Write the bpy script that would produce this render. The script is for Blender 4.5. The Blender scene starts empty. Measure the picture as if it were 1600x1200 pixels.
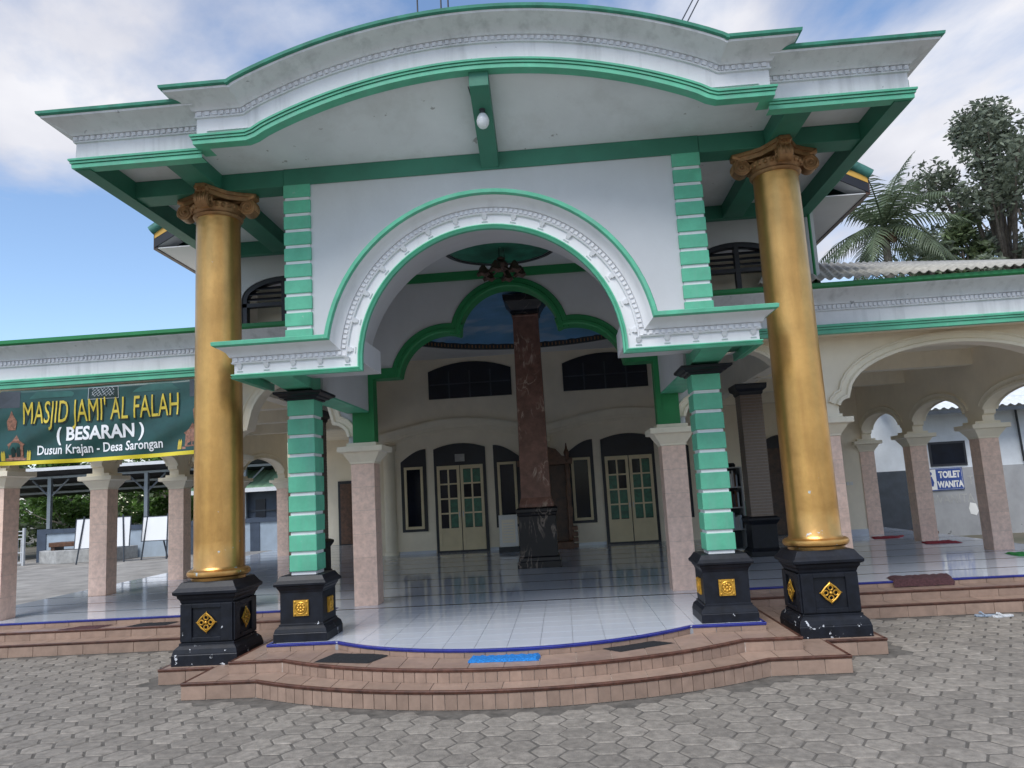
import bpy, bmesh, math, random
from mathutils import Vector, Matrix
random.seed(7)
R = math.radians
scene = bpy.context.scene
col = scene.collection

# ------------------------------------------------------------------ camera
def make_camera():
    f, yaw, pitch, roll = 1181.76, .0589, .1409, -.0564
    fwd = Vector((-math.sin(yaw)*math.cos(pitch), math.cos(yaw)*math.cos(pitch), math.sin(pitch)))
    r0 = Vector((math.cos(yaw), math.sin(yaw), 0)); u0 = r0.cross(fwd)
    c, s = math.cos(roll), math.sin(roll)
    r = c*r0 + s*u0; u = -s*r0 + c*u0
    cam = bpy.data.cameras.new('camera')
    cam.sensor_fit = 'HORIZONTAL'; cam.sensor_width = 36; cam.lens = 36*f/1600
    cam.clip_start = .05; cam.clip_end = 3000
    o = bpy.data.objects.new('camera', cam)
    m = Matrix((r, u, -fwd)).transposed().to_4x4()
    m.translation = Vector((.6488, -9.0076, 1.865))
    o.matrix_world = m
    col.objects.link(o); scene.camera = o
make_camera()

# ------------------------------------------------------------------ sky, sun, exposure
SUN_EL, SUN_AZ = R(54), R(203)      # azimuth clockwise from +y
def make_world():
    w = bpy.data.worlds.new('World'); scene.world = w; w.use_nodes = True
    nt = w.node_tree; nt.nodes.clear(); N = nt.nodes.new; L = nt.links.new
    out = N('ShaderNodeOutputWorld'); bg = N('ShaderNodeBackground'); bg2 = N('ShaderNodeBackground'); mx = N('ShaderNodeMixShader')
    sky = N('ShaderNodeTexSky'); sky.sky_type = 'NISHITA'; sky.sun_disc = False
    sky.sun_elevation = SUN_EL; sky.sun_rotation = SUN_AZ; sky.air_density = 1.0; sky.dust_density = .3; sky.ozone_density = 2.2
    bg.inputs['Strength'].default_value = .10
    L(sky.outputs[0], bg.inputs['Color'])
    tc = N('ShaderNodeTexCoord'); sep = N('ShaderNodeSeparateXYZ'); L(tc.outputs['Generated'], sep.inputs[0])
    add = N('ShaderNodeMath'); add.operation = 'ADD'; add.inputs[1].default_value = .32; L(sep.outputs['Z'], add.inputs[0])
    mxz = N('ShaderNodeMath'); mxz.operation = 'MAXIMUM'; mxz.inputs[1].default_value = .05; L(add.outputs[0], mxz.inputs[0])
    dv = N('ShaderNodeVectorMath'); dv.operation = 'DIVIDE'; cmb = N('ShaderNodeCombineXYZ')
    for i in range(3): L(mxz.outputs[0], cmb.inputs[i])
    L(tc.outputs['Generated'], dv.inputs[0]); L(cmb.outputs[0], dv.inputs[1])
    mp = N('ShaderNodeMapping'); mp.inputs['Location'].default_value = CLOUD_OFF; mp.inputs['Scale'].default_value = (1.0, .8, 1)
    L(dv.outputs[0], mp.inputs[0])
    n1 = N('ShaderNodeTexNoise'); n1.inputs['Scale'].default_value = 1.15; n1.inputs['Detail'].default_value = 9; n1.inputs['Roughness'].default_value = .56
    n1.inputs['Distortion'].default_value = .25
    L(mp.outputs[0], n1.inputs['Vector'])
    cr = N('ShaderNodeValToRGB'); cr.color_ramp.elements[0].position = .44; cr.color_ramp.elements[1].position = .56
    L(n1.outputs[0], cr.inputs[0])
    n2 = N('ShaderNodeTexNoise'); n2.inputs['Scale'].default_value = 2.3; n2.inputs['Detail'].default_value = 6; n2.inputs['Roughness'].default_value = .5
    L(mp.outputs[0], n2.inputs['Vector'])
    cc = N('ShaderNodeValToRGB')
    e = cc.color_ramp.elements; e[0].position = .33; e[0].color = (.50, .53, .66, 1); e[1].position = .68; e[1].color = (1.0, 1.0, 1.04, 1)
    L(n2.outputs[0], cc.inputs[0]); L(cc.outputs[0], bg2.inputs['Color']); bg2.inputs['Strength'].default_value = CLOUD_STR
    L(cr.outputs[0], mx.inputs[0]); L(bg.outputs[0], mx.inputs[1]); L(bg2.outputs[0], mx.inputs[2]); L(mx.outputs[0], out.inputs[0])
CLOUD_OFF = (5.03, -0.24, 0.0); CLOUD_STR = .46
make_world()
sl = bpy.data.lights.new('sun', 'SUN'); sl.energy = 1.5; sl.angle = R(30); sl.color = (1, .97, .92)
so = bpy.data.objects.new('sun', sl); col.objects.link(so)
sd = Vector((math.sin(SUN_AZ)*math.cos(SUN_EL), math.cos(SUN_AZ)*math.cos(SUN_EL), math.sin(SUN_EL)))
so.rotation_euler = sd.to_track_quat('Z', 'Y').to_euler(); so.location = (0, -20, 30)
vs = scene.view_settings; vs.view_transform = 'Standard'; vs.look = 'None'; vs.gamma = 1; vs.exposure = 1.10; vs.use_curve_mapping = False
scene.cycles.use_denoising = True
scene.cycles.max_bounces = 14; scene.cycles.diffuse_bounces = 12; scene.cycles.caustics_reflective = False; scene.cycles.caustics_refractive = False

# ------------------------------------------------------------------ materials
MAT = {}
def mat(name, c, rough=.6, metal=0, var=.06, vscale=3., dirt=0, dirtc=(.09, .08, .07), dscale=1.2, bump=0, bscale=60, spec=.5, rnd=0, coat=0):
    m = bpy.data.materials.new(name); m.use_nodes = True; nt = m.node_tree; N = nt.nodes.new; L = nt.links.new
    b = nt.nodes['Principled BSDF']
    b.inputs['Roughness'].default_value = rough; b.inputs['Metallic'].default_value = metal
    b.inputs['Specular IOR Level'].default_value = spec
    if coat: b.inputs['Coat Weight'].default_value = coat; b.inputs['Coat Roughness'].default_value = .1
    tc = N('ShaderNodeTexCoord'); geo = N('ShaderNodeNewGeometry')
    n = N('ShaderNodeTexNoise'); n.inputs['Scale'].default_value = vscale; n.inputs['Detail'].default_value = 8; n.inputs['Roughness'].default_value = .62
    L(geo.outputs['Position'], n.inputs['Vector'])
    mr = N('ShaderNodeMapRange'); mr.inputs[1].default_value = .3; mr.inputs[2].default_value = .7
    mr.inputs[3].default_value = 1-var*1.6; mr.inputs[4].default_value = 1+var
    L(n.outputs[0], mr.inputs[0])
    val = mr.outputs[0]
    if rnd:
        oi = N('ShaderNodeObjectInfo'); at = N('ShaderNodeAttribute'); at.attribute_name = 'rnd'
        ad = N('ShaderNodeMath'); ad.operation = 'ADD'; L(oi.outputs['Random'], ad.inputs[0]); L(at.outputs['Fac'], ad.inputs[1])
        fr = N('ShaderNodeMath'); fr.operation = 'FRACT'; L(ad.outputs[0], fr.inputs[0])
        m2 = N('ShaderNodeMapRange'); m2.inputs[3].default_value = 1-rnd; m2.inputs[4].default_value = 1+rnd; L(fr.outputs[0], m2.inputs[0])
        mu = N('ShaderNodeMath'); mu.operation = 'MULTIPLY'; L(val, mu.inputs[0]); L(m2.outputs[0], mu.inputs[1]); val = mu.outputs[0]
    vm = N('ShaderNodeVectorMath'); vm.operation = 'SCALE'; vm.inputs[0].default_value = c[:3]; L(val, vm.inputs['Scale'])
    colout = vm.outputs[0]
    if dirt:
        n3 = N('ShaderNodeTexNoise'); n3.inputs['Scale'].default_value = dscale; n3.inputs['Detail'].default_value = 10; n3.inputs['Roughness'].default_value = .7
        mpp = N('ShaderNodeMapping'); mpp.inputs['Scale'].default_value = (1, 1, .35); L(geo.outputs['Position'], mpp.inputs[0]); L(mpp.outputs[0], n3.inputs['Vector'])
        m3 = N('ShaderNodeMapRange'); m3.inputs[1].default_value = .5; m3.inputs[2].default_value = .75; m3.inputs[3].default_value = 0; m3.inputs[4].default_value = dirt
        L(n3.outputs[0], m3.inputs[0])
        mix = N('ShaderNodeMix'); mix.data_type = 'RGBA'; L(m3.outputs[0], mix.inputs[0]); L(colout, mix.inputs[6]); mix.inputs[7].default_value = (*dirtc, 1)
        colout = mix.outputs[2]
    L(colout, b.inputs['Base Color'])
    if bump:
        nb = N('ShaderNodeTexNoise'); nb.inputs['Scale'].default_value = bscale; nb.inputs['Detail'].default_value = 4
        L(geo.outputs['Position'], nb.inputs['Vector'])
        bp = N('ShaderNodeBump'); bp.inputs['Strength'].default_value = bump; bp.inputs['Distance'].default_value = .01
        L(nb.outputs[0], bp.inputs['Height']); L(bp.outputs[0], b.inputs['Normal'])
    m['cfg'] = 1
    MAT[name] = m
    return m
def speckle(name, thr, c2, scale=14, zfade=None, rough2=None):
    """mix a second colour in where a noise passes a threshold (chips, peeling, mildew)"""
    m = MAT[name]; nt = m.node_tree; N = nt.nodes.new; L = nt.links.new; b = nt.nodes['Principled BSDF']
    src = b.inputs['Base Color'].links[0].from_socket
    geo = N('ShaderNodeNewGeometry'); n = N('ShaderNodeTexNoise'); n.inputs['Scale'].default_value = scale; n.inputs['Detail'].default_value = 6; n.inputs['Roughness'].default_value = .6
    L(geo.outputs['Position'], n.inputs['Vector'])
    gt = N('ShaderNodeMapRange'); gt.inputs[1].default_value = thr; gt.inputs[2].default_value = thr+.015; L(n.outputs[0], gt.inputs[0])
    fac = gt.outputs[0]
    if zfade:
        sp = N('ShaderNodeSeparateXYZ'); L(geo.outputs['Position'], sp.inputs[0])
        zr = N('ShaderNodeMapRange'); zr.inputs[1].default_value = zfade[0]; zr.inputs[2].default_value = zfade[1]; zr.inputs[3].default_value = 0; zr.inputs[4].default_value = zfade[2]
        L(sp.outputs[2], zr.inputs[0])
        sb = N('ShaderNodeMath'); sb.operation = 'SUBTRACT'; L(n.outputs[0], sb.inputs[0]); L(zr.outputs[0], sb.inputs[1]); L(sb.outputs[0], gt.inputs[0])
    mix = N('ShaderNodeMix'); mix.data_type = 'RGBA'; L(fac, mix.inputs[0]); L(src, mix.inputs[6]); mix.inputs[7].default_value = (*c2, 1)
    L(mix.outputs[2], b.inputs['Base Color'])
def veins(name, c, vc, scale, rough, thr=.03, dist=1.5):
    m = mat(name, c, rough, var=.25, vscale=7, spec=.25)
    nt = m.node_tree; N = nt.nodes.new; L = nt.links.new; b = nt.nodes['Principled BSDF']
    src = b.inputs['Base Color'].links[0].from_socket
    geo = N('ShaderNodeNewGeometry'); mp = N('ShaderNodeMapping'); mp.inputs['Rotation'].default_value = (.2, .75, .1); mp.inputs['Scale'].default_value = (1.6, 1.6, .7)
    L(geo.outputs['Position'], mp.inputs[0])
    n = N('ShaderNodeTexNoise'); n.inputs['Scale'].default_value = scale; n.inputs['Detail'].default_value = 5; n.inputs['Distortion'].default_value = dist; L(mp.outputs[0], n.inputs['Vector'])
    s = N('ShaderNodeMath'); s.operation = 'SUBTRACT'; s.inputs[1].default_value = .5; L(n.outputs[0], s.inputs[0])
    a = N('ShaderNodeMath'); a.operation = 'ABSOLUTE'; L(s.outputs[0], a.inputs[0])
    mr = N('ShaderNodeMapRange'); mr.inputs[1].default_value = 0; mr.inputs[2].default_value = thr; mr.inputs[3].default_value = .75; mr.inputs[4].default_value = 0; L(a.outputs[0], mr.inputs[0])
    n2 = N('ShaderNodeTexNoise'); n2.inputs['Scale'].default_value = scale*.8; L(geo.outputs['Position'], n2.inputs['Vector'])
    m2 = N('ShaderNodeMapRange'); m2.inputs[1].default_value = .48; m2.inputs[2].default_value = .6; L(n2.outputs[0], m2.inputs[0])
    mu = N('ShaderNodeMath'); mu.operation = 'MULTIPLY'; L(mr.outputs[0], mu.inputs[0]); L(m2.outputs[0], mu.inputs[1])
    mix = N('ShaderNodeMix'); mix.data_type = 'RGBA'; L(mu.outputs[0], mix.inputs[0]); L(src, mix.inputs[6]); mix.inputs[7].default_value = (*vc, 1)
    L(mix.outputs[2], b.inputs['Base Color'])

mat('white', (.555, .565, .58), .6, var=.035, vscale=1.5, dirt=.22, dirtc=(.42, .41, .40), dscale=1.3, bump=.12, bscale=25)
mat('white_in_lifted', (.80, .80, .80), .6, var=.03)  # lighter copy of the white paint; extra hall brightness put into the colour
mat('white_clean', (.71, .72, .735), .55, var=.03, vscale=2)
mat('white_cornice', (.69, .70, .72), .55, var=.04, vscale=3, dirt=.35, dirtc=(.45, .45, .45), dscale=2.2, bump=.1, bscale=40)
mat('soffit', (.70, .71, .73), .7, var=.06, vscale=1.1, dirt=.5, dirtc=(.48, .47, .46), dscale=1.6)
speckle('soffit', .675, (.38, .37, .37), 6)
speckle('white_cornice', .685, (.36, .37, .39), 8)
def streaks(name, c2, amt, sx=7.0):
    m = MAT[name]; nt = m.node_tree; N = nt.nodes.new; L = nt.links.new; b = nt.nodes['Principled BSDF']
    src = b.inputs['Base Color'].links[0].from_socket; geo = N('ShaderNodeNewGeometry'); mp = N('ShaderNodeMapping'); mp.inputs['Scale'].default_value = (sx, sx, .55)
    L(geo.outputs['Position'], mp.inputs[0]); n = N('ShaderNodeTexNoise'); n.inputs['Scale'].default_value = 1; n.inputs['Detail'].default_value = 5; n.inputs['Roughness'].default_value = .6; L(mp.outputs[0], n.inputs['Vector'])
    mr = N('ShaderNodeMapRange'); mr.inputs[1].default_value = .5; mr.inputs[2].default_value = .72; mr.inputs[4].default_value = amt; L(n.outputs[0], mr.inputs[0])
    mix = N('ShaderNodeMix'); mix.data_type = 'RGBA'; L(mr.outputs[0], mix.inputs[0]); L(src, mix.inputs[6]); mix.inputs[7].default_value = (*c2, 1); L(mix.outputs[2], b.inputs['Base Color'])
streaks('white', (.45, .455, .465), .16, 2.6); streaks('white_cornice', (.38, .39, .40), .55); streaks('white_clean', (.5, .5, .5), .3)
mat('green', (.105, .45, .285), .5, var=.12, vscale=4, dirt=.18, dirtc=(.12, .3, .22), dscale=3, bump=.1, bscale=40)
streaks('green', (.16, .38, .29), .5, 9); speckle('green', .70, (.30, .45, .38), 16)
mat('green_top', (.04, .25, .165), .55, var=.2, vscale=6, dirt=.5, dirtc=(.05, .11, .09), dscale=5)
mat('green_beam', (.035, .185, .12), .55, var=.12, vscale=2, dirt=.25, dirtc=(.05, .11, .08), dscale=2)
mat('green_deep', (.012, .20, .06), .5, var=.1, vscale=2)
mat('gold', (.66, .375, .125), .34, metal=.9, var=.12, vscale=2.6, dirt=.6, dirtc=(.30, .15, .05), dscale=1.5, bump=.22, bscale=13)
speckle('gold', .645, (.62, .66, .64), 7, (1.2, 3.0, .11))
streaks('gold', (.40, .21, .065), .45, 4)
mat('gold_cap', (.37, .20, .09), .45, metal=.5, var=.25, vscale=9, dirt=.5, dirtc=(.1, .055, .025), dscale=6)
mat('gold_ornament', (.62, .34, .045), .38, metal=.5, var=.25, vscale=25)
mat('black', (.007, .009, .015), .45, var=.35, vscale=9, bump=.15, bscale=22, dirt=.2, dirtc=(.03, .03, .035), dscale=5, spec=.3)
speckle('black', .61, (.55, .57, .6), 10, (.2, .75, .14))
mat('black_frame', (.008, .010, .018), .45, var=.3)
mat('cream', (.84, .76, .61), .65, var=.05, vscale=1.6, dirt=.3, dirtc=(.6, .53, .41), dscale=1.2)
mat('cream_trim', (.82, .75, .60), .6, var=.05, vscale=2, dirt=.25, dirtc=(.4, .34, .26), dscale=2)
mat('door_cream', (.64, .55, .36), .45, var=.06)
mat('pink_tile', (.80, .58, .475), .32, var=.13, vscale=14, rnd=.05, dirt=.25, dirtc=(.42, .27, .2), dscale=4)
mat('grout', (.42, .36, .32), .8)
mat('grout_grey', (.30, .31, .33), .7)
mat('floor_tile', (.56, .595, .66), .07, var=.03, vscale=2, rnd=.02, dirt=.15, dirtc=(.5, .51, .53), dscale=1.5)
mat('floor_line', (.012, .014, .02), .2)
mat('step_tile', (.31, .215, .165), .38, var=.12, vscale=9, rnd=.13, dirt=.5, dirtc=(.26, .19, .15), dscale=3)
mat('step_grout', (.50, .42, .36), .8, var=.3, vscale=20)
mat('nosing', (.10, .042, .028), .4, var=.35, vscale=12, rnd=.2)
mat('navy', (.028, .035, .22), .25, var=.15, vscale=10, rnd=.15)
mat('paver', (.235, .21, .18), .85, var=.24, vscale=14, rnd=.17, dirt=.5, dirtc=(.17, .155, .135), dscale=2.6, bump=.55, bscale=70)
mat('joint', (.115, .104, .09), .95, var=.3, vscale=9)
mat('yard', (.30, .28, .25), .9, var=.25, vscale=1.2, dirt=.6, dirtc=(.13, .12, .105), dscale=.7, bump=.6, bscale=7)
mat('earth', (.13, .115, .085), .95, var=.3, vscale=.5, dirt=.6, dirtc=(.05, .075, .03), dscale=.3)
veins('marble_brown', (.21, .105, .075), (.6, .46, .36), 2.3, .38)
veins('marble_black', (.014, .012, .013), (.30, .24, .20), 2.0, .3)
mat('tile_brown', (.20, .15, .12), .35, var=.1, vscale=20)
mat('glass_dark', (.005, .008, .016), .12, var=.3, spec=.14)
mat('curtain', (.012, .13, .075), .35, var=.35, vscale=9)
mat('wood', (.105, .045, .022), .42, var=.35, vscale=9)
mat('wood_dark', (.06, .026, .014), .4, var=.4, vscale=8)
mat('asbestos', (.40, .385, .34), .85, var=.18, vscale=5, dirt=.65, dirtc=(.13, .125, .11), dscale=3)
mat('yellow', (.62, .36, .06), .5, var=.1)
mat('roof_tile', (.045, .17, .14), .5, var=.3, vscale=8)
mat('iron', (.02, .023, .028), .5, var=.3)
mat('bronze', (.10, .062, .048), .5, metal=.3, var=.3, vscale=20)
mat('recess_green', (.03, .19, .12), .5, var=.4, vscale=3)
mat('frosted', (.75, .76, .78), .35, var=.02)
mat('banner_green', (.008, .06, .055), .36, var=.25, vscale=2.5)
mat('banner_yellow', (.70, .58, .03), .38, var=.06)
mat('banner_gold', (.60, .47, .05), .4, var=.2, vscale=8)
mat('banner_white', (.80, .82, .84), .4, var=.03)
mat('banner_dark', (.003, .02, .018), .4)
mat('banner_teal', (.02, .10, .085), .4, var=.3)
mat('banner_orange', (.26, .12, .075), .4, var=.4, vscale=30)
mat('sign_blue', (.025, .06, .24), .35, var=.05)
mat('mat_black', (.012, .013, .016), .9, var=.4, vscale=60, bump=.8, bscale=180)
mat('mat_blue', (.012, .20, .58), .85, var=.35, vscale=60, bump=1, bscale=120)
mat('mat_maroon', (.085, .035, .038), .95, var=.4, vscale=60, bump=1, bscale=120)
mat('mat_red', (.33, .022, .035), .9, var=.4, vscale=50, bump=1, bscale=120)
mat('mat_green', (.02, .26, .05), .9, var=.4, vscale=50, bump=1, bscale=120)
mat('rubber', (.30, .36, .44), .7, var=.3, vscale=40)
mat('rubber_white', (.62, .64, .66), .7, var=.2, vscale=40)
mat('wall_grey', (.32, .325, .335), .75, var=.12, vscale=1.5, dirt=.6, dirtc=(.2, .2, .2), dscale=1)
speckle('wall_grey', .64, (.03, .032, .03), 3, (.15, .75, .22))
mat('gate_paint', (.5, .52, .54), .6, var=.1)
mat('wall_light', (.66, .70, .74), .7, var=.06, dirt=.3, dirtc=(.45, .47, .48))
mat('slate', (.045, .055, .07), .5, var=.2)
mat('bluegrey', (.36, .43, .50), .6, var=.08)
mat('bluegrey_dark', (.055, .075, .11), .55, var=.15)
mat('concrete', (.38, .38, .37), .85, var=.2, vscale=5)
mat('steel', (.25, .28, .31), .4, metal=.4, var=.1)
mat('sheet_dark', (.035, .037, .043), .6, var=.25)
mat('sheet_white', (.68, .70, .72), .5, var=.08)
mat('sheet_green', (.25, .42, .26), .5, var=.1, vscale=2)
mat('whiteboard', (.80, .81, .82), .25, var=.02)
mat('paper', (.70, .70, .68), .6, var=.03)
mat('silver', (.5, .51, .52), .35, metal=.5, var=.1)
mat('bark', (.16, .135, .11), .9, var=.35, vscale=6, bump=.8, bscale=18)
mat('palm_bark', (.20, .18, .155), .9, var=.35, vscale=8, bump=.8, bscale=14)
for nm, c in (('leaf', (.11, .15, .065)), ('leaf_dark', (.17, .20, .14)), ('leaf_bright', (.10, .19, .035)), ('palm_leaf', (.13, .17, .095))):
    m = mat(nm, c, .55, var=.35, vscale=1.6, rnd=.25)
    nt = m.node_tree; b = nt.nodes['Principled BSDF']
    tr = nt.nodes.new('ShaderNodeBsdfTranslucent'); mx = nt.nodes.new('ShaderNodeMixShader'); mx.inputs[0].default_value = .3
    nt.links.new(b.inputs['Base Color'].links[0].from_socket, tr.inputs[0]); nt.links.new(b.outputs[0], mx.inputs[1]); nt.links.new(tr.outputs[0], mx.inputs[2])
    nt.links.new(mx.outputs[0], nt.nodes['Material Output'].inputs[0])
# painted sky on the hall dome
def sky_paint():
    m = mat('sky_paint', (.16, .38, .64), .6, var=.15, vscale=1)
    nt = m.node_tree; N = nt.nodes.new; L = nt.links.new; b = nt.nodes['Principled BSDF']
    src = b.inputs['Base Color'].links[0].from_socket; geo = N('ShaderNodeNewGeometry')
    mp = N('ShaderNodeMapping'); mp.inputs['Scale'].default_value = (.55, 1.0, 1); L(geo.outputs['Position'], mp.inputs[0])
    n = N('ShaderNodeTexNoise'); n.inputs['Scale'].default_value = 1.3; n.inputs['Detail'].default_value = 6; L(mp.outputs[0], n.inputs['Vector'])
    mr = N('ShaderNodeMapRange'); mr.inputs[1].default_value = .52; mr.inputs[2].default_value = .72; mr.inputs[4].default_value = .75; L(n.outputs[0], mr.inputs[0])
    mix = N('ShaderNodeMix'); mix.data_type = 'RGBA'; L(mr.outputs[0], mix.inputs[0]); L(src, mix.inputs[6]); mix.inputs[7].default_value = (.65, .74, .82, 1)
    L(mix.outputs[2], b.inputs['Base Color'])
sky_paint()

# ------------------------------------------------------------------ helpers
def empty(name, loc=(0, 0, 0), rz=0):
    o = bpy.data.objects.new(name, None); o.location = loc; o.rotation_euler = (0, 0, rz); o.empty_display_size = .2
    col.objects.link(o); return o
def tag(o, label=None, cat=None, group=None, kind=None):
    if label: o['label'] = label
    if cat: o['category'] = cat
    if group: o['group'] = group
    if kind: o['kind'] = kind
    return o
class MB:
    def __init__(s): s.v = []; s.f = []
    def add(s, vs, fs):
        n = len(s.v); s.v += [tuple(v) for v in vs]; s.f += [tuple(i+n for i in f) for f in fs]; return s
    def box(s, x0, x1, y0, y1, z0, z1):
        return s.add([(x0, y0, z0), (x1, y0, z0), (x1, y1, z0), (x0, y1, z0), (x0, y0, z1), (x1, y0, z1), (x1, y1, z1), (x0, y1, z1)],
                     [(0, 3, 2, 1), (4, 5, 6, 7), (0, 1, 5, 4), (1, 2, 6, 5), (2, 3, 7, 6), (3, 0, 4, 7)])
    def prism(s, poly, z0, z1):
        n = len(poly)
        return s.add([(x, y, z0) for x, y in poly]+[(x, y, z1) for x, y in poly],
                     [tuple(range(n-1, -1, -1)), tuple(range(n, 2*n))]+[(i, (i+1) % n, n+(i+1) % n, n+i) for i in range(n)])
    def prism_y(s, poly, y0, y1):          # poly in x,z
        n = len(poly)
        return s.add([(x, y0, z) for x, z in poly]+[(x, y1, z) for x, z in poly],
                     [tuple(range(n)), tuple(range(2*n-1, n-1, -1))]+[((i+1) % n, i, n+i, n+(i+1) % n) for i in range(n)])
    def square(s, prof, cx=0, cy=0, ry=1):  # stacked square sections (half width, z)
        vs = []; fs = []
        for h, z in prof: vs += [(cx-h, cy-h*ry, z), (cx+h, cy-h*ry, z), (cx+h, cy+h*ry, z), (cx-h, cy+h*ry, z)]
        for k in range(len(prof)-1):
            for i in range(4): a = 4*k+i; b = 4*k+(i+1) % 4; fs.append((a, b, b+4, a+4))
        fs.append((3, 2, 1, 0)); t = 4*(len(prof)-1); fs.append((t, t+1, t+2, t+3))
        return s.add(vs, fs)
    def lathe(s, prof, n=32, cx=0, cy=0, cap=True):
        vs = []; fs = []
        for r, z in prof:
            for i in range(n): a = 2*math.pi*i/n; vs.append((cx+r*math.cos(a), cy+r*math.sin(a), z))
        for k in range(len(prof)-1):
            for i in range(n): a = k*n+i; b = k*n+(i+1) % n; fs.append((a, b, b+n, a+n))
        if cap: fs.append(tuple(range(n-1, -1, -1))); t = n*(len(prof)-1); fs.append(tuple(range(t, t+n)))
        return s.add(vs, fs)
    def tube(s, pts, r, n=6, r2=None, cap=True):
        pts = [Vector(p) for p in pts]; vs = []; fs = []; m = len(pts); prev = None
        for k, p in enumerate(pts):
            t = (pts[min(k+1, m-1)]-pts[max(k-1, 0)]).normalized()
            if prev is None: u = t.orthogonal().normalized()
            else:
                u = prev-t*prev.dot(t); u = u.normalized() if u.length > 1e-6 else t.orthogonal().normalized()
            prev = u; w = t.cross(u); rr = r if r2 is None else r+(r2-r)*k/(m-1)
            for i in range(n): a = 2*math.pi*i/n; vs.append(p+rr*(math.cos(a)*u+math.sin(a)*w))
        for k in range(m-1):
            for i in range(n): a = k*n+i; b = k*n+(i+1) % n; fs.append((a, b, b+n, a+n))
        if cap: fs.append(tuple(range(n-1, -1, -1))); fs.append(tuple(range((m-1)*n, m*n)))
        return s.add(vs, fs)
    def sweep(s, st, prof, closed=False, cap=True):
        """st: list of (P, D, N); profile points (d, p) -> P + d*D + p*N"""
        vs = []; fs = []; m = len(prof)
        for q in st:
            if callable(q):
                vs += [q(d, p) for d, p in prof]; continue
            P, D, N = [Vector(a) for a in q]
            for d, p in prof: vs.append(P+d*D+p*N)
        for k in range(len(st)-1):
            for i in range(m-1): a = k*m+i; fs.append((a, a+1, a+m+1, a+m))
            if closed: fs.append((k*m+m-1, k*m, k*m+m, k*m+2*m-1))
        if cap and closed: fs.append(tuple(range(m))); t = (len(st)-1)*m; fs.append(tuple(range(t+m-1, t-1, -1)))
        return s.add(vs, fs)
    def arch_wall(s, curve, u0, u1, z1, t0, t1, axis='x', zfoot=None):
        """wall panel over an opening. curve: [(u,z)] left foot to right foot, monotone in u. solid from curve up to z1 and over [u0,u1]."""
        F = (lambda u, t, z: (u, t, z)) if axis == 'x' else (lambda u, t, z: (t, u, z))
        c = list(curve); zf = c[0][1] if zfoot is None else zfoot
        pts = [(u0, c[0][1])]+c+[(u1, c[-1][1])] if (u0 < c[0][0] or u1 > c[-1][0]) else c
        n = len(pts); vs = []
        for t in (t0, t1):
            for u, z in pts: vs.append(F(u, t, z))
            for u, z in pts: vs.append(F(u, t, z1))
        fs = []
        for i in range(n-1):
            fs.append((i, i+1, n+i+1, n+i)); fs.append((2*n+i+1, 2*n+i, 3*n+i, 3*n+i+1))
            fs.append((i+1, i, 2*n+i, 2*n+i+1)); fs.append((n+i, n+i+1, 3*n+i+1, 3*n+i))
        fs.append((0, 2*n, 3*n, n)); fs.append((n-1, 2*n-1, 4*n-1, 3*n-1))
        return s.add(vs, fs)
    def build(s, name, m, parent=None, smooth=None, bevel=0, recalc=True, loc=None, rnd=None):
        me = bpy.data.meshes.new(name); me.from_pydata(s.v, [], s.f)
        if recalc:
            bm = bmesh.new(); bm.from_mesh(me); bmesh.ops.recalc_face_normals(bm, faces=bm.faces); bm.to_mesh(me); bm.free()
        me.materials.append(MAT[m])
        if smooth is not None:
            me.polygons.foreach_set('use_smooth', [True]*len(me.polygons)); me.set_sharp_from_angle(angle=R(smooth))
        if rnd is not None and len(rnd) == len(me.polygons):
            a = me.attributes.new('rnd', 'FLOAT', 'FACE'); a.data.foreach_set('value', rnd)
        o = bpy.data.objects.new(name, me); col.objects.link(o)
        if parent: o.parent = parent
        if loc: o.location = loc
        if bevel:
            b = o.modifiers.new('bevel', 'BEVEL'); b.width = bevel; b.segments = 2; b.limit_method = 'ANGLE'; b.angle_limit = R(40)
        return o
def inst(o, parent, loc, rz=0, sc=None, name=None):
    c = o.copy(); col.objects.link(c); c.parent = parent; c.location = loc; c.rotation_euler = (0, 0, rz)
    if sc: c.scale = sc
    if name: c.name = name
    return c
def struct(o): return tag(o, kind='structure')
def arc(cx, cz, r, a0, a1, n, rz=None):
    rz = rz or r
    return [(cx+r*math.cos(R(a0+(a1-a0)*i/n)), cz+rz*math.sin(R(a0+(a1-a0)*i/n))) for i in range(n+1)]
def curve_stations(pts, t, N, axis='x', flip=1):
    """stations along a curve in (u,z) with D = outward normal (left of travel when travelling left foot -> right foot)"""
    F = (lambda u, z: Vector((u, t, z))) if axis == 'x' else (lambda u, z: Vector((t, u, z)))
    G = (lambda a, b: Vector((a, 0, b))) if axis == 'x' else (lambda a, b: Vector((0, a, b)))
    out = []
    for i, (u, z) in enumerate(pts):
        segs = []
        if i > 0: segs.append((u-pts[i-1][0], z-pts[i-1][1]))
        if i < len(pts)-1: segs.append((pts[i+1][0]-u, pts[i+1][1]-z))
        ns = []
        for a, b in segs:
            l = math.hypot(a, b) or 1e-9; ns.append((-b/l*flip, a/l*flip))
        if len(ns) == 2:
            mx_, mz_ = ns[0][0]+ns[1][0], ns[0][1]+ns[1][1]; l2 = mx_*mx_+mz_*mz_
            k = 2/l2 if l2 > .3 else 2/.3
            D = (mx_*k, mz_*k)
        else: D = ns[0]
        out.append((F(u, z), G(*D), Vector(N)))
    return out

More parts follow.
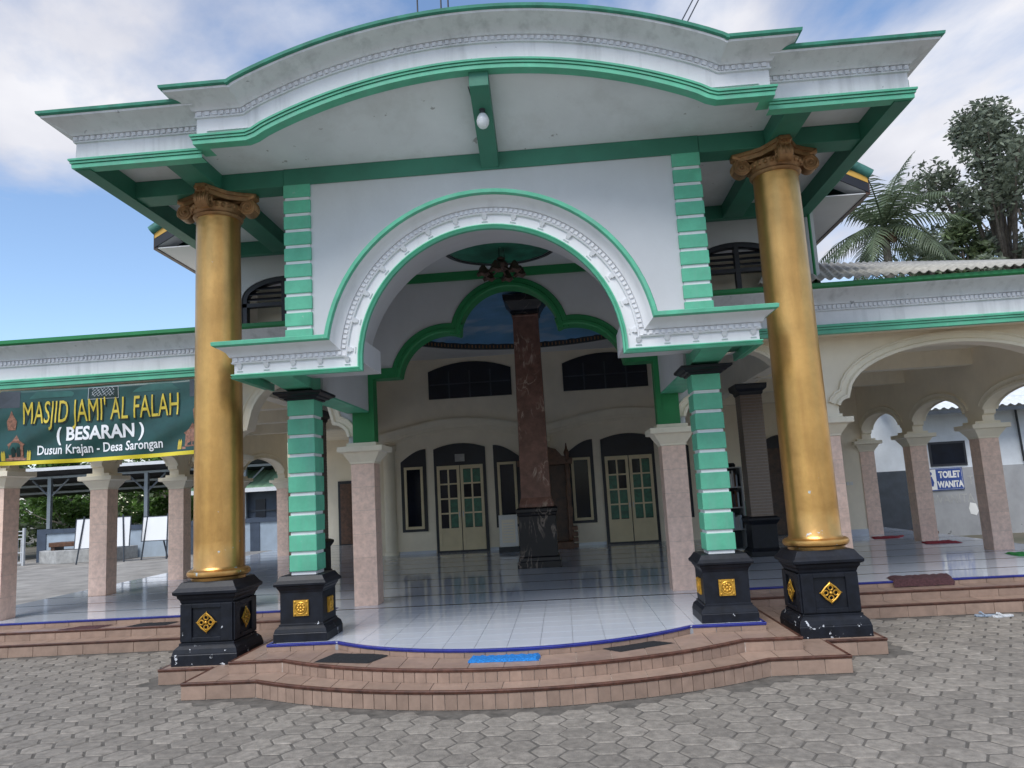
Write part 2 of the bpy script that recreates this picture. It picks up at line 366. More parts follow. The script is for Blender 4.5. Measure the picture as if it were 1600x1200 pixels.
# ================================================================== GROUND AND FLOORS
Z1, Z2, ZF = .16, .28, .36
def bulge(x, half, yflat, sag):
    if abs(x) >= half: return yflat
    r = (half*half+sag*sag)/(2*sag); return yflat-sag+r-math.sqrt(r*r-x*x)
def f1(x): return bulge(x, 2.5, -1.39, .74)
def f2(x): return bulge(x, 2.35, -1.06, .79)
def f3(x): return bulge(x, 1.9, -.64, .76)
X1, X2, X3, XP, YP = 3.26, 2.92, 2.68, 3.87, -.70
W3, W2, W1 = 1.95, 1.58, 1.27          # wing edges: floor, step 2, step 1
XW = 9.2                               # wing outer end

ground = struct(MB().add([(-700, -700, -.03), (700, -700, -.03), (700, 700, -.03), (-700, 700, -.03)], [(0, 1, 2, 3)]).build('ground', 'earth'))
pavement = struct(MB().box(-24, 9.6, -4.99, 26, -.06, -.0065).build('pavement', 'joint'))
plaza = struct(MB().box(-45, 45, -60, -5.0, -.05, -.005).build('plaza', 'yard'))
yard = struct(MB().box(-24, -8.72, 1.0, 25.9, -.0064, -.001).build('courtyard', 'yard'))
# hexagonal pavers
S = .135; PX = 1.5*S+.008; PY = math.sqrt(3)*S+.014
def hexmesh(jit=0):
    mb = MB(); a = S-.002; b = a-.011
    vs = [(a*math.cos(R(60*i)), a*math.sin(R(60*i)), -.03) for i in range(6)]
    vs += [(a*math.cos(R(60*i)), a*math.sin(R(60*i)), -.008) for i in range(6)]
    vs += [(b*math.cos(R(60*i)), b*math.sin(R(60*i)), 0) for i in range(6)]
    fs = [(i, (i+1) % 6, 6+(i+1) % 6, 6+i) for i in range(6)]+[(6+i, 6+(i+1) % 6, 12+(i+1) % 6, 12+i) for i in range(6)]+[tuple(range(12, 18))]
    return vs, fs
HV, HF = hexmesh()
def blocked(x, y):
    ax = abs(x)
    if ax > XP+.13: return y > W1-.14
    if ax > X1: return y > YP-.13
    return y > f1(x)-.13
cells = []
for i in range(-50, 50):
    for j in range(-44, 30):
        x = i*PX; y = j*PY+(PY/2 if i % 2 else 0)
        if y < -4.9 or y > 1.4 or x < -9.6 or x > 9.2 or blocked(x, y): continue
        cells.append((x, y))
def inframe(x, y):
    dx, dy = x-.6488, y+9.0076
    return dy > 4.75 and -.80*dy-.1 < dx+.06*dy < .66*dy+.3
cells.sort(key=lambda c: (0 if inframe(*c) else 1, c[1]))
proto = None
for x, y in cells[:300]:
    if proto is None:
        proto = MB().add(HV, HF).build('paver', 'paver', pavement, recalc=True); o = proto
    else:
        o = proto.copy(); col.objects.link(o); o.parent = pavement
    o.location = (x+random.uniform(-.002, .002), y+random.uniform(-.002, .002), random.uniform(-.003, .003)); o.rotation_euler = (random.uniform(-.012, .012), random.uniform(-.012, .012), random.uniform(-.02, .02))
mb = MB(); rn = []
for x, y in cells[300:]:
    dz = random.uniform(-.004, .002); tx, ty = random.uniform(-.012, .012), random.uniform(-.012, .012)
    mb.add([(x+a, y+b, c+dz+tx*a+ty*b) for a, b, c in HV], HF); r = random.random(); rn += [r]*len(HF)
tag(mb.build('pavers', 'paver', pavement, rnd=rn, recalc=True), kind='stuff')

# steps: solid core, then tiles
steps = MB()
def edge(f, X, n=60): return [(-X+2*X*i/n, f(-X+2*X*i/n)) for i in range(n+1)]
G = .012
def core(f, X, z, yb): return [(x, y+G) for x, y in edge(f, X-G)]+[(X-G, yb), (-X+G, yb)]
steps.prism(core(f1, X1, Z1, 1.0), -.05, Z1-.010)
steps.prism(core(f2, X2, Z2, 1.6), -.05, Z2-.010)
steps.prism([(-XP+G, YP+G), (XP-G, YP+G), (XP-G, W1+.1), (-XP+G, W1+.1)], -.05, Z1-.0105)
for sx in (-1, 1):
    steps.box(*sorted((sx*X3, sx*(XW-G))), W1+G, 2.4, -.05, Z1-.0115)
    steps.box(*sorted((sx*X3, sx*(XW-G))), W2+G, 2.4, -.05, Z2-.0105)
porch_steps = struct(steps.build('porch_steps', 'step_grout'))
slab = MB(); slab.prism(core(f3, X3, ZF, 2.3), -.05, ZF-.010)
slab.box(-XW+G, XW-G, W3+G, 17.9, -.05, ZF-.0105)
floor = struct(slab.build('floor', 'grout_grey'))

def quad_tile(name, m, parent, a, b, z0, z1, th, nx, ny):
    """upright tile between plan points a and b, pushed out along (nx,ny)"""
    (ax, ay), (bx, by) = a, b; l = math.hypot(bx-ax, by-ay); g = .0035/l
    ax, ay, bx, by = ax+(bx-ax)*g, ay+(by-ay)*g, bx-(bx-ax)*g, by-(by-ay)*g
    p = [(ax+nx*-th, ay+ny*-th), (bx+nx*-th, by+ny*-th), (bx, by), (ax, ay)]
    return MB().prism(p, z0, z1).build(name, m, parent)
def riser_run(pts, z0, z1, pitch, parent, flip=1):
    # resample polyline to pitch
    L = [0]
    for i in range(1, len(pts)): L.append(L[-1]+math.hypot(pts[i][0]-pts[i-1][0], pts[i][1]-pts[i-1][1]))
    n = max(1, round(L[-1]/pitch)); q = []
    for k in range(n+1):
        t = L[-1]*k/n; i = 1
        while i < len(L)-1 and L[i] < t: i += 1
        u = (t-L[i-1])/max(1e-9, L[i]-L[i-1]); q.append((pts[i-1][0]+u*(pts[i][0]-pts[i-1][0]), pts[i-1][1]+u*(pts[i][1]-pts[i-1][1])))
    for k in range(n):
        a, b = q[k], q[k+1]; l = math.hypot(b[0]-a[0], b[1]-a[1]); nx, ny = (b[1]-a[1])/l*flip, -(b[0]-a[0])/l*flip
        quad_tile('riser_tile', 'step_tile', parent, a, b, z0, z1, G, nx, ny)
def nosing(pts, z, m, parent, name='nosing', h=.026, out=.008):
    st = []
    for i, (x, y) in enumerate(pts):
        a = pts[max(i-1, 0)]; b = pts[min(i+1, len(pts)-1)]; l = math.hypot(b[0]-a[0], b[1]-a[1]); nx, ny = (b[1]-a[1])/l, -(b[0]-a[0])/l
        st.append(((x, y, z), (0, 0, 1), (nx, ny, 0)))
    pr = [(-h, -.01), (-h, out*.6), (-h*.62, out), (-h*.5, out*.3), (-h*.38, out), (-.002, out*.9), (.0025, out*.3), (.0025, -.03)]
    return MB().sweep(st, pr, closed=True).build(name, m, parent)
def xs(f, a, b, n): return [(a+(b-a)*i/n, f(a+(b-a)*i/n)) for i in range(n+1)]
for f, X, half, z0, z1, m, par in ((f1, X1, 2.5, 0, Z1, 'nosing', porch_steps), (f2, X2, 2.35, Z1, Z2, 'nosing', porch_steps), (f3, X3, 1.9, Z2, ZF, 'navy', floor)):
    zt = z1-.028 if m == 'nosing' else z1-.03
    riser_run(xs(f, -half, half, 60), z0, zt, .112 if m == 'nosing' else .21, porch_steps)
    riser_run([(-X, f(X)), (-half, f(X))], z0, zt, .27, porch_steps); riser_run([(half, f(X)), (X, f(X))], z0, zt, .27, porch_steps)
    nosing([(-X, f(X))]+xs(f, -half, half, 60)+[(X, f(X))], z1, m, par, 'nosing' if m == 'nosing' else 'edge_tile')
    yb = {Z1: YP, Z2: W2, ZF: W3}[z1]
    for sx in (-1, 1):
        p = [(sx*X, yb), (sx*X, f(X))] if sx < 0 else [(X, f(X)), (X, yb)]
        riser_run(p, z0, zt, .3, porch_steps); nosing(p, z1, m, par, 'nosing' if m == 'nosing' else 'edge_tile')
for sx in (-1, 1):
    p = [(sx*XP, YP), (sx*X1, YP)] if sx < 0 else [(X1, YP), (XP, YP)]
    riser_run(p, 0, Z1-.028, .27, porch_steps); nosing(p, Z1, 'nosing', porch_steps)
    p = [(-XP, W1), (-XP, YP)] if sx < 0 else [(XP, YP), (XP, W1)]
    riser_run(p, 0, Z1-.028, .3, porch_steps); nosing(p, Z1, 'nosing', porch_steps)
    for yw, xa, z0, z1, m in ((W1, XP, 0, Z1, 'nosing'), (W2, X2, Z1, Z2, 'nosing'), (W3, X3, Z2, ZF, 'navy')):
        p = [(-XW, yw), (-xa, yw)] if sx < 0 else [(xa, yw), (XW, yw)]
        riser_run(p, z0, z1-.028, .36, porch_steps); nosing(p, z1, m, porch_steps if m == 'nosing' else floor, 'nosing' if m == 'nosing' else 'edge_tile')
# tread tiles
def tread(name, m, parent, x0, x1, ff, fb, z, th=.0085, g=.004):
    x0 += g; x1 -= g; n = 4
    fr = [(x0+(x1-x0)*i/n, ff(x0+(x1-x0)*i/n)+.006) for i in range(n+1)]; bk = [(x0+(x1-x0)*i/n, fb(x0+(x1-x0)*i/n)-.004) for i in range(n+1)]
    if all(b[1]-a[1] < .02 for a, b in zip(fr, bk)): return None
    bk = [(b[0], max(b[1], a[1]+.005)) for a, b in zip(fr, bk)]
    return MB().prism(fr+bk[::-1], z-th, z).build(name, m, parent)
def tread_row(x0, x1, ff, fb, z, pitch):
    n = max(1, round((x1-x0)/pitch))
    for i in range(n): tread('tread_tile', 'step_tile', porch_steps, x0+(x1-x0)*i/n, x0+(x1-x0)*(i+1)/n, ff, fb, z)
tread_row(-X2, X2, f1, f2, Z1, .33)
tread_row(-X3, X3, f2, f3, Z2, .33)
for sx in (-1, 1):
    a, b = sorted((sx*X2, sx*X1)); tread_row(a, b, lambda x: f1(x), lambda x: YP, Z1, .34)
    for k in range(6):
        y0 = YP+(W2-YP)*k/6; y1 = YP+(W2-YP)*(k+1)/6
        if y1 > W1: y1 = min(y1, W1+.0)
        if y1-y0 < .05: continue
        a, b = sorted((sx*X2, sx*XP)); tread_row(a, b, lambda x: y0, lambda x: y1, Z1, .32)
    for k in range(7):
        y0 = f2(X2)+(W2-f2(X2))*k/7; y1 = f2(X2)+(W2-f2(X2))*(k+1)/7
        a, b = sorted((sx*X3, sx*X2)); tread_row(a, b, lambda x: y0, lambda x: y1, Z2, .3)
    a, b = sorted((sx*X3, sx*XW)); tread_row(a, b, lambda x: W2, lambda x: W3, Z2, .36)
    a, b = sorted((sx*X2, sx*XW)); tread_row(a, b, lambda x: W1, lambda x: W2, Z1, .36)
# white floor tiles: the porch one by one, the hall and wings joined
T = .325
def ftile(x0, x1, y0, y1):
    return tread('floor_tile', 'floor_tile', floor, x0, x1, lambda x: max(y0, f3(x)), lambda x: y1, ZF, g=.0025)
nx_ = 16
LINES = [1.72+1.1*k for k in range(15)]
cnt = 0
for j in range(-5, 6):
    y0 = j*T; y1 = y0+T-.001
    if y0 > 1.70: continue
    y1 = min(y1, 1.688)
    if y1-y0 < .05: continue
    for i in range(-8, 9):
        x0 = max(-X3+.01, i*T); x1 = min(X3-.01, (i+1)*T)
        if x1-x0 < .05: continue
        if y1 > f3((x0+x1)/2)+.02: ftile(x0, x1, y0, y1); cnt += 1
mb = MB()
def joined(x0, x1, y0, y1):
    n = max(1, round((x1-x0)/.45))
    for i in range(n):
        a = x0+(x1-x0)*i/n+.0015; b = x0+(x1-x0)*(i+1)/n-.0015; mb.box(a, b, y0+.001, y1-.001, ZF-.0085, ZF)
for k in range(len(LINES)-1):
    y0, y1 = LINES[k]+.029, LINES[k+1]-.029
    for q in range(2):
        a = y0+(y1-y0)*q/2; b = y0+(y1-y0)*(q+1)/2
        if k == 0 and q == 0:
            joined(-X3+.02, X3-.02, a, b)
            joined(-XW+.02, -X3+.02, W3+.004, b); joined(X3-.02, XW-.02, W3+.004, b)
        else: joined(-XW+.02, XW-.02, a, b)
tag(mb.build('floor_tiles', 'floor_tile', floor, recalc=False), kind='stuff')
for k, y in enumerate(LINES):
    x = X3-.02 if k == 0 else XW-.03
    MB().box(-x, x, y-.028, y+.028, ZF-.008, ZF+.0006).build('black_line', 'floor_line', floor)

# ================================================================== THE MOSQUE
mosque = tag(empty('mosque', (0, 2.0, 0)), 'white, cream and green mosque with gold columned porch and arched canopy', 'mosque')
mosque.location = (0, 0, 0)
M = mosque
# ---------------- pedestals and columns
def ped_profile(h, z0, zt):
    H = zt-z0
    return [(h, z0), (h, z0+.115*H/.9), (h*.985, z0+.12*H/.9), (h*.985, z0+.13*H/.9), (h*.95, z0+.175*H/.9), (h*.87, z0+.205*H/.9), (h*.845, z0+.21*H/.9), (h*.845, z0+.235*H/.9), (h*.80, z0+.24*H/.9),
            (h*.80, z0+.67*H/.9), (h*.815, z0+.675*H/.9), (h*.83, z0+.70*H/.9), (h*.885, z0+.73*H/.9), (h*.90, z0+.755*H/.9), (h*.985, z0+.77*H/.9), (h*.995, z0+.80*H/.9), (h*.90, z0+.84*H/.9), (h*.80, zt)]
def diamond_ornament(par, loc, rz, s):
    mb = MB()
    for a in range(4):
        ca, sa = math.cos(a*math.pi/2), math.sin(a*math.pi/2)
        c = (ca*.42*s, sa*.42*s)
        ring = [(c[0]+.2*s*math.cos(t*math.pi/6), c[1]+.2*s*math.sin(t*math.pi/6)) for t in range(13)]
        mb.tube([(x, -.012, z) for x, z in ring], .062*s, 6, cap=False)
        mb.add([(ca*.60*s-sa*.15*s, 0, sa*.6*s+ca*.15*s), (ca*1.0*s, -.006, sa*1.0*s), (ca*.6*s+sa*.15*s, 0, sa*.6*s-ca*.15*s), (ca*.62*s, -.03, sa*.62*s), (ca*.6*s, .012, sa*.6*s)],
               [(0, 1, 3), (1, 2, 3), (0, 3, 4), (3, 2, 4), (1, 0, 4), (2, 1, 4)])
        d = (math.cos(a*math.pi/2+math.pi/4), math.sin(a*math.pi/2+math.pi/4))
        mb.tube([(ca*.8*s, -.01, sa*.8*s), (d[0]*.62*s, -.014, d[1]*.62*s), (-sa*.8*s, -.01, ca*.8*s)], .075*s, 6)
    mb.add(*ball(.15*s, (0, -.015, 0)))
    o = mb.build('ornament', 'gold_ornament', par, smooth=40); o.location = loc; o.rotation_euler = (0, 0, rz); return o
def ball(r, c, n=10, m=6, sy=1):
    vs = []; fs = []
    for i in range(m+1):
        a = math.pi*i/m
        for j in range(n): b = 2*math.pi*j/n; vs.append((c[0]+r*math.sin(a)*math.cos(b), c[1]+sy*r*math.sin(a)*math.sin(b), c[2]+r*math.cos(a)))
    for i in range(m):
        for j in range(n): fs.append((i*n+j, i*n+(j+1) % n, (i+1)*n+(j+1) % n, (i+1)*n+j))
    return vs, fs
def square_ornament(par, loc, rz, s):
    mb = MB().box(-s, s, -.008, .01, -s, s)
    for k in range(8):
        a = k*math.pi/4; mb.add(*ball(.2*s, (.42*s*math.cos(a), -.012, .42*s*math.sin(a)), 8, 5, .5))
    mb.tube([(.72*s*math.cos(t*math.pi/8), -.012, .72*s*math.sin(t*math.pi/8)) for t in range(17)], .07*s, 5, cap=False)
    for a in (-1, 1):
        for b in (-1, 1): mb.add(*ball(.16*s, (a*.78*s, -.01, b*.78*s), 8, 5, .5))
    mb.add(*ball(.2*s, (0, -.014, 0), 8, 5, .6))
    o = mb.build('ornament', 'gold_ornament', par, smooth=40); o.location = loc; o.rotation_euler = (0, 0, rz); return o
def pedestal(par, cx, cy, h, z0, zt, orn, s, faces):
    mb = MB().square(ped_profile(h, z0, zt), cx, cy)
    b = h*.80; H = zt-z0; za, zb = z0+.25*H/.9, z0+.66*H/.9; w = .10*h/.37+.0
    p = mb.build('pedestal', 'black', par, bevel=.006)
    for rz in faces:
        c, s_ = math.cos(rz), math.sin(rz)
        if orn == 'diamond':   # raised border leaves a sunk panel
            for (x0, x1, q0, q1) in ((-b-.0, -b*.56, za, zb), (b*.56, b+.0, za, zb), (-b*.56, b*.56, zb-.045, zb), (-b*.56, b*.56, za, za+.045)):
                m2 = MB().box(x0, x1, -b-.022, -b+.001, q0, q1)
                m2.v = [(cx+x*c-y*s_, cy+x*s_+y*c, z) for x, y, z in m2.v]; m2.build('panel_border', 'black', par, bevel=.004)
        zc = (za+zb)/2; loc = (cx+(b+.012)*s_, cy-(b+.012)*c, zc)
        (diamond_ornament if orn == 'diamond' else square_ornament)(par, loc, rz, s)
    return p
def volute(mb, c, ang, R0, th):
    """spiral scroll in the vertical radial plane of direction ang; c = centre"""
    ca, sa = math.cos(ang), math.sin(ang)
    P = lambda r, t, y: (c[0]+ca*r*math.cos(t)-sa*y, c[1]+sa*r*math.cos(t)+ca*y, c[2]+r*math.sin(t))
    n = 20; vs = []; fs = []
    for y in (-th/2, th/2):
        for k in range(n): vs.append(P(R0, 2*math.pi*k/n, y))
    for k in range(n): fs.append((k, (k+1) % n, n+(k+1) % n, n+k))
    fs.append(tuple(range(n))); fs.append(tuple(range(2*n-1, n-1, -1))); mb.add(vs, fs)
    for y in (-th/2, th/2):
        pts = [P(R0*(1-.82*k/40)*.93, math.pi*.75-k/40*math.pi*4.2, y) for k in range(41)]
        mb.tube(pts, R0*.12, 5, R0*.08)
        mb.add(*ball(R0*.2, P(0, 0, y), 8, 5))
    for q in (-.33, 0, .33):
        pts = [P(R0*1.02, math.pi*(1.05-1.2*k/12), th*q) for k in range(13)]; mb.tube(pts, R0*.13, 5)
for sx in (-1, 1):
    cx, cy = sx*3.41, -.22
    prof = [(.30, 1.055), (.305, 1.085), (.325, 1.09), (.345, 1.105), (.352, 1.13), (.345, 1.155), (.325, 1.17), (.295, 1.175), (.285, 1.19)]
    n = 14
    for k in range(n+1):
        t = k/n; prof.append((.278-.020*t**1.4, 1.2+(5.40-1.2)*t))
    sh = MB().lathe(prof, 56, cx, cy).build('gold_column', 'gold', M, smooth=35)
    tag(sh, 'smooth gold painted round column, '+('left' if sx < 0 else 'right')+' of the porch')
    pedestal(sh, cx, cy, .374, Z1, 1.055, 'diamond', .125, [0, math.pi/2 if sx < 0 else -math.pi/2])
    cap = MB().lathe([(.262, 5.385), (.285, 5.395), (.297, 5.415), (.285, 5.435), (.268, 5.44), (.272, 5.455), (.315, 5.50), (.32, 5.53), (.30, 5.55)], 40, cx, cy)
    for k in range(26):      # egg and dart ring
        a = 2*math.pi*k/26; cap.add(*ball(.032, (cx+.305*math.cos(a), cy+.305*math.sin(a), 5.505), 6, 4))
    for k in range(4):
        a = k*math.pi/2; volute(cap, (cx+.40*math.cos(a), cy+.40*math.sin(a), 5.515), a, .098, .15)
        ca, sa = math.cos(a), math.sin(a)
        pts = [(cx+r*ca, cy+r*sa, z) for r, z in ((.12, 5.60), (.28, 5.605), (.42, 5.63), (.485, 5.66))]
        for q in (-.05, 0, .05): cap.tube([(x-sa*q, y+ca*q, z) for x, y, z in pts], .033, 6)
    star = []
    for k in range(4):
        a = k*math.pi/2
        for j, rr in ((-1, .50), (1, .50)): star.append((cx+rr*math.cos(a)-j*.055*math.sin(a), cy+rr*math.sin(a)+j*.055*math.cos(a)))
        for q in (1, 2, 3):
            t = a+math.pi/8*q+ (0)
            rr = .50-.20*math.sin(math.pi*q/4)
            star.append((cx+rr*math.cos(t), cy+rr*math.sin(t)))
    inner = [(cx+(x-cx)*.93, cy+(y-cy)*.93) for x, y in star]
    cap.prism(inner, 5.59, 5.645); cap.prism(star, 5.645, 5.688)
    cap.build('capital', 'gold_cap', sh, smooth=40)
# green and white banded columns and the pilasters above them
def banded(par, cx, y0, hw, depth, z0, z1, n, label=None, white=.2):
    """core white shaft + n green blocks; y0 = front face"""
    core_ = MB().box(cx-hw+.018, cx+hw-.018, y0+.018, y0+depth-.018, z0, z1).build('banded_column' if par is M else 'core', 'white_clean', par)
    p = (z1-z0)/n; b0 = None
    for k in range(n):
        za = z0+p*k+p*white
        if b0 is None:
            b0 = MB().box(-hw, hw, 0, depth, 0, p*(1-white)).build('green_block', 'green', core_, bevel=.007); o = b0
        else: o = b0.copy(); col.objects.link(o); o.parent = core_
        o.location = (cx, y0, za)
    return core_
for sx in (-1, 1):
    cx = sx*2.335
    c = banded(M, cx, -.43, .16, .32, 1.065, 3.06, 9, white=.17)
    tag(c, 'green and white banded square column '+('left' if sx < 0 else 'right')+' of the porch steps')
    pedestal(c, cx, -.27, .302, ZF, 1.066, 'square', .085, [0, math.pi/2 if sx < 0 else -math.pi/2])
    MB().square([(.165, 3.055), (.185, 3.06), (.19, 3.075), (.225, 3.085), (.235, 3.10), (.27, 3.115), (.285, 3.125), (.285, 3.15), (.22, 3.155)], cx, -.27).build('capital', 'black', c, bevel=.003)
    q = banded(M, cx, -.45, .165, .3, 3.50, 5.69, 11, white=.2); q.name = 'pilaster'
# ---------------- pink tiled pillars with cream capitals
def pink_pillar(x, y, top=2.39, z0=ZF, hw=.172, name='pillar', cap=True, overhang=.16):
    core_ = MB().box(x-hw+.006, x+hw-.006, y-hw+.006, y+hw-.006, z0, top).build(name, 'grout', M)
    nrow = 6; h = (top-z0)/nrow
    key = (round(h, 3), hw)
    if key not in PT:
        PT[key] = (MB().box(-hw+.002, hw-.002, -.004, .004, .001, h-.002), MB())
        me = PT[key][0].build('wall_tile', 'pink_tile', core_); PT[key] = me; me.location = (x, y-hw+.004, z0); first = True
    else: first = False
    for f in range(4):
        a = f*math.pi/2
        for k in range(nrow):
            if first and f == 0 and k == 0: continue
            o = PT[key].copy(); col.objects.link(o); o.parent = core_
            o.location = (x+(hw-.004)*math.sin(a), y-(hw-.004)*math.cos(a), z0+h*k); o.rotation_euler = (0, 0, a)
    if cap:
        w = overhang
        MB().square([(hw-.004, top), (hw+.012, top+.002), (hw+.015, top+.03), (hw+.035, top+.06), (hw+.075, top+.12), (hw+.10, top+.165), (hw+w-.02, top+.17), (hw+w, top+.18), (hw+w, top+.255), (hw+w-.05, top+.258), (hw+.05, top+.262), (hw+.05, top+.31)], x, y).build('capital', 'cream_trim', core_, bevel=.004)
    return core_
PT = {}
FRONT = 2.2
for sx in (-1, 1):
    pink_pillar(sx*2.268, FRONT-.02); pink_pillar(sx*4.45, FRONT)
pink_pillar(-8.13, 2.42, 2.35); pink_pillar(8.62, 2.42, 2.33)
LP = [(-8.13, 2.42), (-8.2, 5.22), (-7.95, 7.66), (-7.86, 10.4), (-7.72, 13.5)]
RP = [(8.62, 2.42), (8.36, 5.36), (8.2, 7.75), (8.03, 10.05)]
for x, y in LP[1:]+RP[1:]: pink_pillar(x, y, 2.34)
# ---------------- side arcades (cream arches between those pillars)
def seg_arch(p, q, ztop, apex, z0=2.65):
    """cream arched wall from pillar p to pillar q, built along a local axis then placed"""
    L = math.hypot(q[0]-p[0], q[1]-p[1]); ang = math.atan2(q[1]-p[1], q[0]-p[0]); half = L/2-.22
    cv = [(L/2-half-.0, z0), (L/2-half, z0+.10), (L/2-half+.06, z0+.13)]+[(L/2+(half-.06)*math.cos(R(a)), z0+.15+(apex-z0-.15)*math.sin(R(a))) for a in range(176, 3, -8)]+[(L/2+half-.06, z0+.13), (L/2+half, z0+.10), (L/2+half, z0)]
    mb = MB().arch_wall(cv, .0, L, ztop, -.11, .11)
    w = mb.build('arcade_wall', 'cream', M)
    st = []
    for s_ in (-1, 1):
        t = curve_stations(cv[3:-3], s_*.11, (0, s_, 0))
        m2 = MB().sweep(t, [(-.012, -.01), (-.012, .035), (.03, .04), (.05, .02), (.10, .02), (.12, .035), (.135, .03), (.14, -.01)])
        o = m2.build('arch_moulding', 'cream_trim', w, smooth=40)
    w.location = (p[0], p[1], 0); w.rotation_euler = (0, 0, ang); return w
for P in (LP, RP):
    for a, b in zip(P[:-1], P[1:]): seg_arch(a, b, 3.99, 3.19)
# ---------------- front arcade, small and large foiled arches either side
def foil(c, half, z0, apex, cusp=.16):
    """foot, small quarter curve, cusp, then the main arc; monotone in u"""
    l = [(c-half, z0), (c-half, z0+.10)]
    for a in (80, 60, 40, 20): l.append((c-half+cusp*(1-math.cos(R(90-a)))*1.0, z0+.10+cusp*.9*math.sin(R(90-a))))
    l.append((c-half+cusp, z0+.10+cusp*.92)); u0 = c-half+cusp*1.15; zz = z0+.12+cusp
    h = c-u0
    for a in range(168, 90, -8): l.append((c+h*math.cos(R(a)), zz+(apex-zz)*math.sin(R(a))))
    l.append((c, apex))
    return l+[(2*c-u, z) for u, z in l[-2::-1]]
ZW = 3.99
for sx in (-1, 1):
    cb = foil(sx*6.36, 1.70, 2.70, 3.64, .14); lo, hi = sorted((sx*4.45, sx*8.25))
    w = MB().arch_wall(cb, lo, hi, ZW, FRONT-.14, FRONT+.14).build('arcade_wall', 'cream', M)
    MB().sweep(curve_stations(cb[2:-2], FRONT-.14, (0, -1, 0)), [(-.012, -.02), (-.012, .05), (.03, .055), (.05, .02), (.11, .025), (.13, .05), (.15, .045), (.155, -.01)]).build('arch_moulding', 'cream_trim', w, smooth=40)
    cs = foil(sx*3.36, .88, 2.70, 3.72, .22)
    mid = len(cs)//2; c = sx*3.36
    for part, m in ((cs[:mid+1], 'cream' if sx < 0 else 'white'), (cs[mid:], 'white' if sx < 0 else 'cream')):
        lo = part[0][0] if part[0][0] > c-.01 else sx*4.45 if sx < 0 else 2.40
        hi = part[-1][0] if part[-1][0] < c+.01 else -2.40 if sx < 0 else 4.45
        pts = ([(lo, 2.70)] if lo < part[0][0]-.001 else [])+part+([(hi, 2.70)] if hi > part[-1][0]+.001 else [])
        MB().arch_wall(pts, pts[0][0], pts[-1][0], ZW, FRONT-.14, FRONT+.14).build('arcade_wall', m, M)
    MB().sweep(curve_stations(cs[1:-1], FRONT-.14, (0, -1, 0)), [(-.012, -.02), (-.012, .05), (.03, .055), (.05, .02), (.10, .025), (.12, .05), (.135, .045), (.14, -.01)]).build('arch_moulding', 'cream_trim', M, smooth=40)
# ---------------- wing fascia with dentils, soffit, ceiling, parapet
def fascia_profile(part):
    return {'low': [(0, -.06), (0, .024), (.046, .026), (.047, .014), (.053, .014), (.054, .038), (.076, .04), (.077, .024), (.082, .024), (.083, .052), (.105, .055), (.115, .045), (.115, -.01)],
            'band': [(.115, -.02), (.115, 0), (.285, 0), (.29, .02), (.305, .025), (.31, .012), (.365, .012), (.37, .035), (.385, .04), (.40, .05), (.44, .085), (.48, .14), (.52, .215), (.535, .22), (.535, -.02)],
            'top': [(.535, -.02), (.535, .235), (.555, .26), (.60, .26), (.605, .20), (.605, -.3)]}[part]
def dentil_run(mb, st_fn, L, d0, d1, p0, p1, pitch=.05):
    n = int(L/pitch)
    for k in range(n):
        a = (k+.15)/n; b = (k+.72)/n
        A = st_fn(a); B = st_fn(b); vs = []
        for (P, D, N) in (A, B):
            P, D, N = Vector(P), Vector(D), Vector(N)
            for d, p in ((d0, p0), (d1, p0), (d1, p1), (d0, p1)): vs.append(P+d*D+p*N)
        mb.add(vs, [(0, 1, 2, 3), (7, 6, 5, 4), (0, 4, 5, 1), (1, 5, 6, 2), (2, 6, 7, 3), (3, 7, 4, 0)])
WZ = 3.79; WY = 1.62
for sx in (-1, 1):
    a, b = sorted((sx*2.50, sx*9.6))
    k = 1.125
    st = [((a, WY, WZ), (0, 0, k), (0, -1, 0)), ((b, WY, WZ), (0, 0, k), (0, -1, 0))]
    if sx < 0: st = [((a, 17.4, WZ), (0, 0, k), (-1, 0, 0)), ((a, WY, WZ), (0, 0, k), (-1, -1, 0)), st[1]]
    else: st = [st[0], ((b, WY, WZ), (0, 0, k), (1, -1, 0)), ((b, 17.4, WZ), (0, 0, k), (1, 0, 0))]
    fas = MB().sweep(st, fascia_profile('band')).build('wing_fascia', 'white_cornice', M, smooth=30)
    MB().sweep(st, fascia_profile('low')).build('lower_moulding', 'green', fas)
    MB().sweep(st, fascia_profile('top')).build('upper_moulding', 'green_deep', fas, smooth=30)
    mb = MB(); dentil_run(mb, lambda t: ((a+(b-a)*t, WY, WZ), (0, 0, k), (0, -1, 0)), b-a, .315, .36, .01, .03, .062)
    tag(mb.build('dentils', 'white_cornice', fas), kind='stuff')
    MB().box(a, b, WY+.055, FRONT-.14, WZ+.03, WZ+.1).build('soffit_panel', 'cream', M)
    MB().box(a, b, WY+.021, 2.06, WZ+.11, 4.50).build('parapet', 'white', M)
# wing ceilings and beams
for sx in (-1, 1):
    lo, hi = sorted((sx*4.4, sx*8.7))
    MB().box(lo, hi, 2.06, 17.5, 3.99, 4.12).build('ceiling', 'cream', M)
    for y in (5.3, 7.7, 10.2): MB().box(lo, hi, y-.12, y+.12, 3.70, 3.99).build('beam', 'cream_trim', M)
    MB().box(*sorted((sx*4.30, sx*4.55)), 2.34, 11.46, 3.72, 5.58).build('side_wall', 'cream', M)

